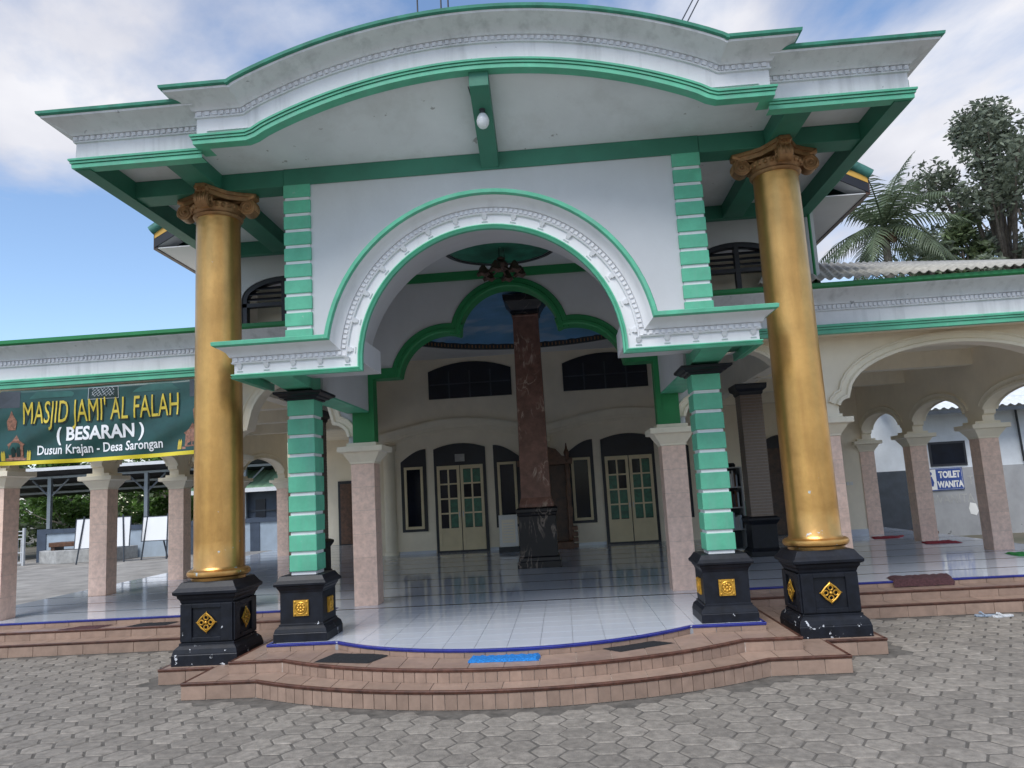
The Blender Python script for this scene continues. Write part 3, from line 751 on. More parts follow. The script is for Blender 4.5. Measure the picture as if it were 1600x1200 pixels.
# ---------------- upper front wall with the big arch hood
YH, ZH = -1.30, 3.20        # hood front plane and underside
HI = 1.36                   # inner half width
zc = ZH+.08
ANG = [180, 175.8, 171.6]+list(range(166, 13, -4))+[8.4, 4.2, 0]
AR = lambda r, z0=ZH: [(-r, z0)]+[(r*math.cos(R(a)), max(z0+.001, zc+r*math.sin(R(a)))) for a in ANG]+[(r, z0)]
inner = AR(HI+.006)
XE = 2.74
def hood_stations():
    def foot(sx, t):
        def fn(d, p):
            th0 = math.asin(max(0, d-.08)/(HI+d)); th = th0+(R(14)-th0)*t; r = HI+d
            z = zc+r*math.sin(th) if (t > 0 or d > .08) else ZH+d
            return Vector((sx*r*math.cos(th), YH-p, z))
        return fn
    st = [((-XE, -.44, ZH), (0, 0, 1), (-1, 0, 0)), ((-XE, YH, ZH), (0, 0, 1), (-1, -1, 0))]
    st += [foot(-1, t) for t in (0, .3, .6)]
    for a in range(166, 13, -4): st.append(((HI*math.cos(R(a)), YH, zc+1.36*math.sin(R(a))), (math.cos(R(a)), 0, math.sin(R(a))), (0, -1, 0)))
    st += [foot(1, t) for t in (.6, .3, 0)]
    st += [((XE, YH, ZH), (0, 0, 1), (1, -1, 0)), ((XE, -.44, ZH), (0, 0, 1), (1, 0, 0))]
    return st
HS = hood_stations()
HA = [((HI*math.cos(R(a)), YH, zc+1.36*math.sin(R(a))), (math.cos(R(a)), 0, math.sin(R(a))), (0, -1, 0)) for a in range(174, 4, -4)]
hood = MB().sweep(HS, [(.052, -.02), (.052, .0), (.155, .0), (.16, .02), (.175, .028), (.18, .018), (.225, .018), (.23, .04), (.24, .045), (.25, .05), (.275, .065), (.30, .10), (.318, .135), (.325, .14), (.325, -.02)]).build('arch_hood', 'white_clean', M, smooth=30)
MB().sweep(HS, [(0, -.03), (0, .02), (.018, .032), (.022, .015), (.04, .03), (.05, .026), (.054, -.01)]).build('lower_moulding', 'green', hood, smooth=30)
MB().sweep(HS, [(.325, -.02), (.325, .15), (.34, .175), (.375, .18), (.385, .16), (.385, -.02)]).build('upper_moulding', 'green', hood, smooth=30)
def along(st, i0, i1):
    P = [Vector(s[0]) for s in st[i0:i1]]; L = [0]
    for i in range(1, len(P)): L.append(L[-1]+(P[i]-P[i-1]).length)
    def fn(t):
        d = t*L[-1]; i = 1
        while i < len(L)-1 and L[i] < d: i += 1
        u = (d-L[i-1])/max(1e-9, L[i]-L[i-1]); a, b = st[i0+i-1], st[i0+i]
        lerp = lambda p, q: Vector(p)*(1-u)+Vector(q)*u
        return lerp(a[0], b[0]), lerp(a[1], b[1]), lerp(a[2], b[2])
    return fn, L[-1]
mb = MB()
fn, L = along(HA, 0, len(HA)); dentil_run(mb, fn, L, .183, .222, .01, .032, .046)
for a, b in ((-XE, -HI-.2), (HI+.2, XE)): dentil_run(mb, lambda t, a=a, b=b: ((a+(b-a)*t, YH, ZH), (0, 0, 1), (0, -1, 0)), b-a, .183, .222, .01, .032, .062)
tag(mb.build('dentils', 'white_clean', hood), kind='stuff')
def corbel(P, D, Tn):
    P, D, Tn = Vector(P), Vector(D), Vector(Tn); N = Vector((0, -1, 0)); mb = MB()
    for d0, d1, w, p in ((.125, .155, .026, .03), (.105, .125, .018, .02), (.075, .085, .03, .012)):
        vs = []
        for s_ in (-1, 1):
            for d, q in ((d0, -.005), (d1, -.005), (d1, p), (d0, p*.5)): vs.append(P+D*d+N*q+Tn*s_*w)
        mb.add(vs, [(0, 1, 2, 3), (7, 6, 5, 4), (0, 4, 5, 1), (1, 5, 6, 2), (2, 6, 7, 3), (3, 7, 4, 0)])
    mb.build('corbel', 'white_clean', hood)
for k in range(15):
    a = 180-(k+.5)*12; D = Vector((math.cos(R(a)), 0, math.sin(R(a)))); corbel((HI*D.x, YH, zc+1.36*D.z), D, (D.z, 0, -D.x))
for s_ in (-1, 1):
    for k in range(5): corbel((s_*(HI+.16+.29*k), YH, ZH), (0, 0, 1), (1, 0, 0))
# hood body: ring behind the mouldings, flat canopies either side, and cantilever beams
ring = MB(); back = AR(1.60, 3.42); n = len(inner)
vs = [(x, YH-.01, z) for x, z in inner]+[(x, -.12, z) for x, z in back]
ring.add(vs, [(i, i+1, n+i+1, n+i) for i in range(n-1)])
outer2 = AR(HI+.37, 3.43)
ring.sweep([((x, 0, z), (0, 0, 0), (0, 1, 0)) for x, z in outer2], [(0, YH-.05), (0, -.40)])
ring.build('arch_soffit', 'white', hood, smooth=80)
for s_ in (-1, 1):
    a, b = sorted((s_*(HI+.01), s_*(XE-.02)))
    MB().box(a, b, YH+.02, -.44, ZH+.10, ZH+.36).build('canopy_slab', 'white', hood)
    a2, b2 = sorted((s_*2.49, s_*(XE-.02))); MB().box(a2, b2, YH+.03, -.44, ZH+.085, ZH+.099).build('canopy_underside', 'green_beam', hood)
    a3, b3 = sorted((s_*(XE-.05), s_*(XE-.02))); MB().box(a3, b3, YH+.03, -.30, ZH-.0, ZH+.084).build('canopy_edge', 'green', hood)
    x0, x1 = s_*2.335-.155, s_*2.335+.155
    MB().add([(x0, YH+.02, ZH+.03), (x1, YH+.02, ZH+.03), (x1, -.13, 3.152), (x0, -.13, 3.152), (x0, YH+.02, ZH+.099), (x1, YH+.02, ZH+.099), (x1, -.13, ZH+.5), (x0, -.13, ZH+.5)],
             [(0, 3, 2, 1), (4, 5, 6, 7), (0, 1, 5, 4), (1, 2, 6, 5), (2, 3, 7, 6), (3, 0, 4, 7)]).build('cantilever_beam', 'green', M)
# wall itself: arch opening wider than the hood mouth
op = [(-HI-.34, 3.43)]+[((HI+.34)*math.cos(R(a)), zc+(1.36+.34)*math.sin(R(a))) for a in range(174, 5, -6)]+[(HI+.34, 3.43)]
MB().arch_wall(op, -2.49, 2.49, 5.90, -.42, -.16).build('front_wall', 'white', M)
for s_ in (-1, 1):   # vestibule side walls over the side beams
    a, b = sorted((s_*2.15, s_*2.48))
    MB().box(a, b, -.158, 2.02, 3.165, 5.88).build('side_wall', 'white', M)
    MB().box(a+.003, b-.003, -.11, 2.02, 3.145, 3.1648).build('beam_underside', 'green', M)
rcv = [(-1.603, 3.42)]+[(1.603*math.cos(R(a)), zc+1.603*math.sin(R(a))) for a in range(174, 5, -4)]+[(1.603, 3.42)]
MB().arch_wall(rcv, -2.149, 2.149, 5.27, -.157, -.121).build('wall_lining', 'white', M)
MB().box(-2.149, 2.149, -.119, 2.0, 5.19, 5.26).build('ceiling', 'white', M)
for s_ in (-1, 1):
    a, b = sorted((s_*2.09, s_*2.40)); MB().box(a, b, FRONT-.19, FRONT+.10, 2.70, 3.144).build('green_pier', 'green_deep', M)
# foiled green arch on the wall behind
FY = 2.03
E_ = .008
hf = [(0, 4.16+.75+E_)]
for a in range(84, 6, -6): hf.append(((.75+E_)*math.cos(R(a)), 4.16+(.75+E_)*math.sin(R(a))))
hf.append((.755, 4.245))
for a in range(104, 4, -8): hf.append((.95+(.72+E_)*math.cos(R(a)), 3.55+(.72+E_)*math.sin(R(a))))
hf = [q for q in hf if q[0] <= 1.675]
hf += [(1.68, 3.66)]
hf = [p for i, p in enumerate(hf) if i == 0 or p[0] > hf[i-1][0]-1e-6]
foilc = [(-x, z) for x, z in hf[::-1]]+hf[1:]
w = MB().arch_wall(foilc, -2.149, 2.149, 5.88, FY, FY+.26).build('inner_wall', 'white', M)
fprof = [(0, -.262), (0, .03), (.02, .045), (.06, .045), (.07, .03), (.135, .03), (.145, .02), (.15, -.005)]
def lobe(cx, cz, r, a0, a1, n, dy):
    st = []
    for i in range(n+1):
        a = R(a0+(a1-a0)*i/n); st.append(((cx+r*math.cos(a), FY-dy, cz+r*math.sin(a)), (math.cos(a), 0, math.sin(a)), (0, -1, 0)))
    return MB().sweep(st, fprof, closed=True).build('arch_moulding', 'green_deep', w, smooth=30)
lobe(0, 4.16, .75, 175, 5, 40, .003); lobe(-.95, 3.55, .72, 172, 72, 24, 0); lobe(.95, 3.55, .72, 108, 8, 24, 0)
for s_ in (-1, 1):
    a, b = sorted((s_*1.672, s_*2.148)); MB().box(a, b, FY-.034, FY+.256, 3.64, 3.79).build('arch_foot', 'green_deep', w)
    a, b = sorted((s_*2.075, s_*2.148)); MB().box(a, b, FY-.035, FY+.20, 2.70, 3.654).build('green_strip', 'green_deep', w)
    a, b = sorted((s_*2.01, s_*2.148))
MB().box(-2.148, 2.148, FY-.05, FY-.002, 5.06, 5.188).build('cornice_strip', 'green_deep', w)
rc = MB().lathe([(.78, 5.186), (.80, 5.175), (.74, 5.17), (.73, 5.18)], 48, 0, 1.0, cap=False).build('recess_rim', 'iron', M, smooth=40)
MB().lathe([(.73, 5.1885), (.5, 5.187), (.01, 5.1868)], 48, 0, 1.0, cap=False).build('ceiling_medallion', 'recess_green', rc, smooth=60)

# ---------------- the big canopy: fascia, soffit, beams
ZB = 5.676
def arch_z(x):
    x = abs(x)
    if x > 2.62: return 5.755
    r = 5.68; z = 6.335-(r-math.sqrt(r*r-x*x))
    t = max(0, min(1, (2.62-x)/.35)); t = t*t*(3-2*t)
    return max(5.755, 5.755*(1-t)+z*t)
EX, EY, AX, AY = 4.52, -1.345, 3.06, -1.50
st = [((-EX, 2.9, ZB), (0, 0, 1), (-1, 0, 0)), ((-EX, EY, ZB), (0, 0, 1), (-1, -1, 0)), ((-AX-.001, EY, ZB), (0, 0, 1), (0, -1, 0))]
stR = [((AX+.001, EY, ZB), (0, 0, 1), (0, -1, 0)), ((EX, EY, ZB), (0, 0, 1), (1, -1, 0)), ((EX, 2.9, ZB), (0, 0, 1), (1, 0, 0))]
cen = [((-AX, EY+.12, 5.755), (0, 0, 1), (-1, 0, 0)), ((-AX, AY, 5.755), (0, 0, 1), (-1, -1, 0))]
xs_ = [-2.8+5.6*i/56 for i in range(57)]
pts = [(x, arch_z(x)) for x in xs_]
for (P, D, N) in curve_stations(pts, AY, (0, -1, 0)): cen.append((P, (D.x, 0, D.z), (0, -1, 0)))
cen += [((AX, AY, 5.755), (0, 0, 1), (1, -1, 0)), ((AX, EY+.12, 5.755), (0, 0, 1), (1, 0, 0))]
cp = {'low': [(0, -.10), (0, .03), (.044, .032), (.045, .018), (.051, .018), (.052, .044), (.073, .046), (.074, .03), (.079, .03), (.08, .058), (.10, .061), (.108, .05), (.108, -.02)],
      'band': [(.108, -.02), (.108, 0), (.30, 0), (.303, .02), (.317, .025), (.32, .012), (.372, .012), (.376, .036), (.39, .045), (.405, .06), (.435, .105), (.468, .17), (.50, .25), (.522, .255), (.522, -.05)],
      'top': [(.522, -.05), (.522, .265), (.535, .285), (.565, .29), (.572, .25), (.572, -.4)]}
fas = None
for stn in (st, stR, cen):
    b = MB().sweep(stn, cp['band']).build('roof_fascia', 'white_cornice', M, smooth=30)
    MB().sweep(stn, cp['low']).build('lower_moulding', 'green', b, smooth=18)
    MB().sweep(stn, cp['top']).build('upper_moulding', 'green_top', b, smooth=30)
    mb = MB()
    if stn is cen:
        fn, L = along(cen, 2, len(cen)-2); dentil_run(mb, fn, L, .324, .368, .008, .030, .066)
        for a, c in ((-AX, -2.8), (2.8, AX)): dentil_run(mb, lambda t, a=a, c=c: ((a+(c-a)*t, AY, 5.755), (0, 0, 1), (0, -1, 0)), abs(c-a), .324, .368, .008, .030, .066)
    else:
        i = 1 if stn is st else 0
        fn, L = along(stn, i, i+2); dentil_run(mb, fn, L, .324, .368, .008, .030, .066)
    tag(mb.build('dentils', 'white_cornice', b), kind='stuff')
# soffit, ruled between the arched fascia and the wall
mb = MB(); nx, ny = 80, 6; vs = []
for j in range(ny+1):
    t = j/ny
    for i in range(nx+1):
        x = -EX+.0+2*EX*i/nx; zf = max(5.90, arch_z(x)+.07) if abs(x) < AX else 5.90
        y0 = -1.52 if abs(x) < AX-.02 else -1.30
        vs.append((x, y0+(-.43-y0)*t, zf*(1-t)+5.90*t))
mb.add(vs, [(j*(nx+1)+i, j*(nx+1)+i+1, (j+1)*(nx+1)+i+1, (j+1)*(nx+1)+i) for j in range(ny) for i in range(nx)])
mb.add([(-EX, -.43, 5.90), (EX, -.43, 5.90), (EX, 2.9, 5.90), (-EX, 2.9, 5.90)], [(0, 1, 2, 3)])
sof = mb.build('canopy_soffit', 'soffit', M, smooth=40)
MB().box(-EX-.1, EX+.1, -.40, 2.9, 6.16, 6.22).build('cover_slab', 'concrete', M)
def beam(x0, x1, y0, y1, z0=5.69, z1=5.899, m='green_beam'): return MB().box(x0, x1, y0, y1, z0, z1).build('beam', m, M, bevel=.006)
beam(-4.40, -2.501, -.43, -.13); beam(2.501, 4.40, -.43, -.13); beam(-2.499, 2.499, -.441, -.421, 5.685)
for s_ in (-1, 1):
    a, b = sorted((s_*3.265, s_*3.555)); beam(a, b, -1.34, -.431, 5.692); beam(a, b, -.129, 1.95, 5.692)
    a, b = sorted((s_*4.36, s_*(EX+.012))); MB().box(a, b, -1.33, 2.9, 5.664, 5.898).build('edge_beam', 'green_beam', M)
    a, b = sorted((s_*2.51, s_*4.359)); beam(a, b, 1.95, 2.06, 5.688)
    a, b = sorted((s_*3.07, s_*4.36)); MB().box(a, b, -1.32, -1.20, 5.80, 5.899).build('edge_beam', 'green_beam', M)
x0, x1 = -.075, .135
MB().add([(x0, -1.48, 6.17), (x1, -1.48, 6.17), (x1, -.431, 5.70), (x0, -.431, 5.70), (x0, -1.48, 6.42), (x1, -1.48, 6.42), (x1, -.431, 5.95), (x0, -.431, 5.95)],
         [(0, 3, 2, 1), (4, 5, 6, 7), (0, 1, 5, 4), (1, 2, 6, 5), (2, 3, 7, 6), (3, 0, 4, 7)]).build('beam', 'green_beam', M, bevel=.006)
# ---------------- upper storey wall with arched louvre windows, gable roof behind
for s_ in (-1, 1):
    c = s_*3.45
    cv = [(c-.66, 4.56), (c-.66, 5.02)]+[(c+.66*math.cos(R(a)), 5.02+.34*math.sin(R(a))) for a in range(170, 5, -10)]+[(c+.66, 5.02), (c+.66, 4.56)]
    lo, hi = sorted((s_*2.485, s_*4.62))
    MB().arch_wall(cv, lo, hi, 5.86, 2.08, 2.30).build('upper_wall', 'white', M)
    MB().box(lo, hi, 2.08, 2.30, 4.0, 4.559).build('upper_wall', 'white', M)
    cv2 = [(c+(u-c)*.90, 5.02+(z-5.02)*.84 if z > 5.02 else z) for u, z in cv]
    fr = MB().arch_wall(cv2, c-.66, c+.66, 5.0, 2.10, 2.16)
    win = MB()
    st_ = curve_stations(cv, 2.10, (0, -1, 0)); win.sweep(st_, [(0, -.12), (0, .0), (-.075, .0), (-.075, -.12)], closed=True)
    win.box(c-.66, c+.66, 2.10, 2.20, 4.90, 4.96); win.box(c-.035, c+.035, 2.09, 2.2, 4.56, 5.34)
    fw = win.build('window', 'black_frame', M)
    for k in range(4):
        z = 5.00+.085*k; hw = .62*math.sqrt(max(.02, 1-((z-5.02)/.34)**2)) if z > 5.02 else .62
        MB().add([(c-hw, 2.12, z), (c+hw, 2.12, z), (c+hw, 2.19, z+.05), (c-hw, 2.19, z+.05), (c-hw, 2.12, z+.012), (c+hw, 2.12, z+.012), (c+hw, 2.19, z+.062), (c-hw, 2.19, z+.062)],
                 [(0, 3, 2, 1), (4, 5, 6, 7), (0, 1, 5, 4), (1, 2, 6, 5), (2, 3, 7, 6), (3, 0, 4, 7)]).build('slat', 'black_frame', fw)
    MB().box(c-.6, c+.6, 2.55, 2.57, 4.56, 5.3).build('panel', 'cream', fw)
    MB().box(*sorted((s_*4.56, s_*4.62)), 2.30, 11.2, 4.12, 6.5).build('upper_wall', 'white', M)
    # gable verge, eave, soffit, tiles
    zr = lambda x: 6.05+(5.36-abs(x))*.55
    xe = s_*5.34
    def slope(name, m, y0, y1, dz0, dz1, x1=0.0, x2=None):
        x2 = xe if x2 is None else x2
        return MB().add([(x2, y0, zr(x2)+dz0), (x1, y0, zr(x1)+dz0), (x1, y1, zr(x1)+dz0), (x2, y1, zr(x2)+dz0), (x2, y0, zr(x2)+dz1), (x1, y0, zr(x1)+dz1), (x1, y1, zr(x1)+dz1), (x2, y1, zr(x2)+dz1)],
                        [(0, 3, 2, 1), (4, 5, 6, 7), (0, 1, 5, 4), (1, 2, 6, 5), (2, 3, 7, 6), (3, 0, 4, 7)]).build(name, m, rf if name != 'roof' else M)
    rf = slope('roof', 'roof_tile', 1.80, 11.6, .06, .12)
    slope('verge_board', 'black_frame', 1.78, 1.80, -.20, -.06); slope('verge_strip', 'yellow', 1.775, 1.80, -.059, .03)
    tl = MB()
    for k in range(22):
        x = 5.40-.26*k; 
        if x < .2: break
        X0, X1 = x, x-.29
        tl.tube([(s_*X0, 1.80, zr(X0)+.10), (s_*(X0-.12), 1.80, zr(X0-.12)+.115), (s_*X1, 1.80, zr(X1)+.13)], .085, 8)
    tl.build('ridge_tiles', 'roof_tile', rf, smooth=50)
    slope('soffit', 'white', 1.80, 2.08, -.2, -.19)
    a, b = sorted((s_*4.62, s_*5.33)); MB().box(a, b, 1.80, 11.5, zr(5.34)-.215, zr(5.34)-.20).build('soffit', 'white', rf)
    a, b = sorted((s_*5.30, s_*5.36)); MB().box(a, b, 1.79, 11.5, zr(5.34)-.23, zr(5.34)+.05).build('eave_board', 'wood_dark', rf)
    MB().tube([(s_*4.52, 1.99, 5.66), (s_*4.52, 1.99, 4.58)], .022, 8).build('downpipe', 'green_deep', M)
# corrugated sheet roof on the right wing
mb = MB(); n = 330; A = Vector((3.5, 1.30, 4.50)); B = Vector((10.2, 1.30, 4.52)); Cc = Vector((4.6, 4.6, 5.70)); Dd = Vector((10.6, 4.6, 5.33)); vs = []
for i in range(n+1):
    t = i/n; w = .019*math.sin(t*(B-A).length/.125*2*math.pi)
    p = A.lerp(B, t); q = Cc.lerp(Dd, t); vs += [(p.x, p.y, p.z+w), (q.x, q.y, q.z+w)]
mb.add(vs, [(2*i, 2*i+2, 2*i+3, 2*i+1) for i in range(n)])
o = mb.build('sheet_roof', 'asbestos', M, smooth=60); o.modifiers.new('s', 'SOLIDIFY').thickness = .012

# ---------------- hall interior
BY = 11.3
doors = [(-2.075, .70), (2.415, .70)]
# back wall pieces around openings
def rect_wall(x0, x1, z0, z1, holes, name, y0, y1, m):
    xs2 = sorted({x0, x1, *[h[0] for h in holes], *[h[1] for h in holes]}); mb = MB()
    for a, b in zip(xs2[:-1], xs2[1:]):
        spans = sorted([(h[2], h[3]) for h in holes if h[0] <= a+1e-6 and h[1] >= b-1e-6]); z = z0
        for s0, s1 in spans:
            if s0 > z+1e-6: mb.box(a, b, y0, y1, z, s0)
            z = s1
        if z < z1-1e-6: mb.box(a, b, y0, y1, z, z1)
    return mb.build(name, m, M)
wall_holes = []
wb = rect_wall(-4.60, 8.1, ZF, 5.60, [], 'back_wall', BY, BY+.15, 'cream')
MB().box(-4.60, -4.45, BY+.151, 17.3, ZF, 4.0).build('side_wall', 'cream', M)
MB().box(-9.0, -4.45, 17.301, 17.45, ZF, 4.0).build('back_wall', 'cream', M)
def arched(c, half, z0, z1, rise, n=10, skew=0):
    """closed outline with an arched top; skew != 0 makes the top a rising half arch"""
    if not skew: top = [(c-half+2*half*i/n, z1+rise*(1-((2*i/n)-1)**2)) for i in range(n+1)]
    else:
        top = []
        for i in range(n+1):
            t = i/n; u = t if skew > 0 else 1-t
            top.append((c-half+2*half*t, z1+rise*math.sin(u*math.pi/2)))
    return [(c-half, z0), (c+half, z0)]+top[::-1]
def glazed(c, half, z0, z1, rise, skew):
    f = MB().prism_y(arched(c, half, z0, z1, rise, skew=skew), BY-.03, BY-.002).build('window', 'black_frame', M)
    hx = half-.09; sash = MB()
    x0, x1, a, b = c-hx, c+hx, z0+.07, 2.66
    for q in ((x0, x0+.07, a, b), (x1-.07, x1, a, b), (x0+.07, x1-.07, a, a+.07), (x0+.07, x1-.07, b-.07, b)): sash.box(q[0], q[1], BY-.065, BY-.031, q[2], q[3])
    sash.build('frame', 'door_cream', f, bevel=.006)
    MB().box(x0+.071, x1-.071, BY-.045, BY-.034, a+.071, b-.071).build('pane', 'glass_dark', f)
for ci, (c, h) in enumerate(doors):
    fr = MB().prism_y(arched(c, h, ZF+.0, 3.10, .13), BY-.04, BY-.002).build('door', 'black_frame', M)
    for s_ in (-1, 1):
        x0, x1 = sorted((c+s_*.012, c+s_*.62)); leaf = MB(); z0, z1 = ZF+.05, 2.64
        leaf.box(x0, x0+.075, BY-.085, BY-.041, z0, z1); leaf.box(x1-.075, x1, BY-.085, BY-.041, z0, z1)
        leaf.box(x0+.075, x1-.075, BY-.085, BY-.041, z0, z0+.12); leaf.box(x0+.075, x1-.075, BY-.085, BY-.041, .86, .99); leaf.box(x0+.075, x1-.075, BY-.085, BY-.041, 2.54, z1)
        leaf.box(x0+.075, x1-.075, BY-.07, BY-.045, z0+.12, .86); mx_ = (x0+x1)/2; leaf.box(mx_-.022, mx_+.022, BY-.083, BY-.041, .99, 2.54)
        for k in range(1, 4): z = .99+1.55*k/4; leaf.box(x0+.075, mx_-.022, BY-.083, BY-.041, z-.02, z+.02); leaf.box(mx_+.022, x1-.075, BY-.083, BY-.041, z-.02, z+.02)
        lf = leaf.build('leaf', 'door_cream', fr)
        for k in range(4):
            for qx in (0, 1):
                za, zb = .99+1.55*k/4+.02, .99+1.55*(k+1)/4-.02; xa, xb = (x0+.075, mx_-.022) if qx == 0 else (mx_+.022, x1-.075)
                MB().box(xa, xb, BY-.062, BY-.055, za, zb).build('pane', 'curtain' if (k < 2 or random.random() < .35) and not (ci == 0 and s_ < 0 and qx == 0) else 'glass_dark', lf)
        MB().tube([(c+s_*.05, BY-.11, 1.42), (c+s_*.05, BY-.11, 1.28)], .014, 6).build('handle', 'silver', lf)
    for s_, sk in ((-1, 1), (1, -1)): glazed(c+s_*1.26, .345, .94, 2.80, .33, sk)
    if c < 0: MB().box(c-.12, c+.14, BY-.048, BY-.041, 2.74, 2.94).build('notice', 'concrete', fr)  # white paper in grey; the shadow on it is put into the colour
for c in (-1.70, 1.97):
    w_ = MB().prism_y(arched(c, 1.135, 4.46, 5.22, .23), BY-.035, BY-.002).build('clerestory_window', 'black_frame', M)
    for k in range(1, 4): MB().box(c-1.135+2.27*k/4-.018, c-1.135+2.27*k/4+.018, BY-.055, BY-.036, 4.46, 5.2).build('mullion', 'slate', w_)
    MB().box(c-1.1, c+1.1, BY-.052, BY-.036, 4.84, 4.87).build('mullion', 'slate', w_)
# wavy cornice
cv = []
for i in range(81):
    x = -4.3+8.9*i/80; t = ((x-.17) % 4.49)/4.49
    cv.append((x, 3.24+.34*max(0, math.sin(math.pi*t))**1.25))
MB().sweep(curve_stations(cv, BY, (0, -1, 0)), [(0, -.01), (0, .05), (.06, .06), (.07, .09), (.14, .10), (.15, .12), (.25, .15), (.30, .16), (.33, .15), (.335, -.01)]).build('wavy_cornice', 'cream_trim', M, smooth=30)
for x in (-3.99, 4.55, .2):
    MB().lathe([(.20, ZF), (.20, ZF+.09), (.165, ZF+.1), (.16, 3.1), (.19, 3.12), (.2, 3.2), (.2, 3.26)], 24, x, BY-.03).build('engaged_column', 'cream_trim', M, smooth=40)
MB().box(-3.78, -2.80, BY-.03, BY-.001, ZF, ZF+.075).build('skirting', 'floor_tile', M); MB().box(-1.36, 1.70, BY-.03, BY-.001, ZF, ZF+.075).build('skirting', 'floor_tile', M)
# brown doors in the flanking walls
def panel_door(x0, x1, z1, y, m, arch=0):
    d = MB().prism_y(arched((x0+x1)/2, (x1-x0)/2, ZF, z1-arch, arch or .001), y-.05, y-.002).build('door', 'black_frame', M)
    n = 2; w = (x1-x0-.16)/n
    for i in range(n):
        a = x0+.08+w*i; lf = MB().box(a+.005, a+w-.005, y-.08, y-.051, ZF+.02, z1-arch-.1).build('leaf', m, d, bevel=.005)
        for k in range(4):
            za = ZF+.1+(z1-arch-ZF-.25)*k/4; MB().box(a+.05, a+w-.05, y-.09, y-.081, za, za+(z1-arch-ZF-.25)/4-.06).build('panel', m, lf, bevel=.008)
panel_door(-7.2, -6.2, 2.55, 17.3, 'wood'); panel_door(5.85, 6.95, 2.95, BY, 'wood_dark', .25)
# right hand projecting wall, meter plates, skirting
pw = MB().box(6.9, 8.02, 9.90, 10.02, ZF, 3.99).build('projecting_wall', 'cream', M)
MB().box(6.9, 7.87, 9.885, 9.899, ZF, ZF+.15).build('skirting', 'floor_tile', pw)
for k in range(4): MB().box(7.30+.085*k, 7.365+.085*k, 9.885, 9.899, 1.56, 1.64).build('switch', 'paper', pw)
# hall ceiling with dome
DC, DR, CZ = (.1, 6.5), 3.55, 5.57
mb = MB(); n = 64; rim = [(DC[0]+DR*math.cos(2*math.pi*i/n), DC[1]+DR*math.sin(2*math.pi*i/n)) for i in range(n)]
def to_rect(x, y):
    dx, dy = x-DC[0], y-DC[1]; k = min((4.5-(DC[0] if dx > 0 else -DC[0]))/abs(dx) if abs(dx) > 1e-6 else 1e9, (BY-DC[1] if dy > 0 else DC[1]-2.31)/abs(dy) if abs(dy) > 1e-6 else 1e9)
    return DC[0]+dx*k, DC[1]+dy*k
vs = [(x, y, CZ) for x, y in rim]+[(*to_rect(x, y), CZ) for x, y in rim]
mb.add(vs, [(i, (i+1) % n, n+(i+1) % n, n+i) for i in range(n)]); hc = mb.build('ceiling', 'white_in_lifted', M, recalc=False)
MB().lathe([(DR+.02, CZ+.001), (DR+.03, CZ-.10), (DR-.10, CZ-.11), (DR-.14, CZ+.05)], 96, *DC, cap=False).build('dome_ring', 'iron', hc, smooth=40)
MB().lathe([(DR-.12, CZ+.0)]+[((DR-.12)*math.cos(R(a)), CZ+.42*math.sin(R(a))) for a in range(8, 90, 8)]+[(.02, CZ+.42)], 64, *DC, cap=False).build('dome', 'sky_paint', hc, smooth=60)
mb = MB()
for k in range(230):
    a = 2*math.pi*k/230; mb.box(-.014, .014, -.012, .0, CZ-.085, CZ-.015); i = len(mb.v)-8
    c_, s_ = math.cos(a), math.sin(a); rr = DR-.118
    for q in range(i, i+8):
        x, y, z = mb.v[q]; mb.v[q] = (DC[0]+(rr+y)*c_-x*s_, DC[1]+(rr+y)*s_+x*c_, z)
tag(mb.build('ring_studs', 'gold_cap', hc), kind='stuff')
MB().box(-4.61, 4.61, 2.92, 11.5, 6.2, 6.3).build('cover_slab', 'concrete', M)  # unseen slab added over the hall to block light from above
for s_ in (-1, 1): MB().box(*sorted((s_*2.15, s_*2.484)), 2.021, 2.29, 3.146, 5.88).build('wall_pier', 'white', M)
for x, y in ((-1.5, 9.6), (2.3, 4.4)): MB().lathe([(.07, CZ-.001), (.08, CZ-.012), (.05, CZ-.014)], 16, x, y).build('downlight', 'iron', hc)
# marble column
mc = MB().square([(.345, 1.53), (.335, 1.60), (.30, 1.72), (.295, 1.80), (.262, 5.42), (.275, 5.45), (.262, 5.47)], .1, 6.5).build('marble_column', 'marble_brown', M, bevel=.01)
MB().square([(.43, ZF), (.43, .48), (.41, .49), (.405, .56), (.37, .58), (.37, 1.36), (.39, 1.38), (.395, 1.42), (.41, 1.44), (.41, 1.50), (.37, 1.53)], .1, 6.5).build('pedestal', 'marble_black', mc, bevel=.006)
MB().square([(.262, 5.47), (.30, 5.5), (.30, 5.56), (.33, 5.62), (.40, 5.74), (.43, 5.76), (.44, 5.82), (.44, 5.87)], .1, 6.5).build('capital', 'marble_black', mc, bevel=.005)
# brown tiled hall columns with black bases
def tiled_column(x, y):
    c = MB().box(x-.205, x+.205, y-.205, y+.205, 1.1, 3.52).build('tiled_column', 'grout_grey', M)
    t0 = None
    n = 40
    for k in range(n):
        if t0 is None: t0 = MB().box(-.212, .212, -.212, .212, 0, 2.40/n-.006).build('tile_course', 'tile_brown', c); o = t0
        else: o = t0.copy(); col.objects.link(o); o.parent = c
        o.location = (x, y, 1.11+2.40*k/n)
    MB().square([(.30, ZF), (.30, ZF+.09), (.27, ZF+.12), (.245, ZF+.16), (.245, .96), (.27, 1.0), (.30, 1.05), (.30, 1.09), (.24, 1.12)], x, y).build('pedestal', 'black', c, bevel=.005)
    MB().square([(.215, 3.50), (.235, 3.53), (.24, 3.57), (.30, 3.62), (.31, 3.68), (.31, 3.72)], x, y).build('capital', 'black_frame', c, bevel=.004)
tiled_column(4.48, 6.4); tiled_column(-4.42, 6.3)

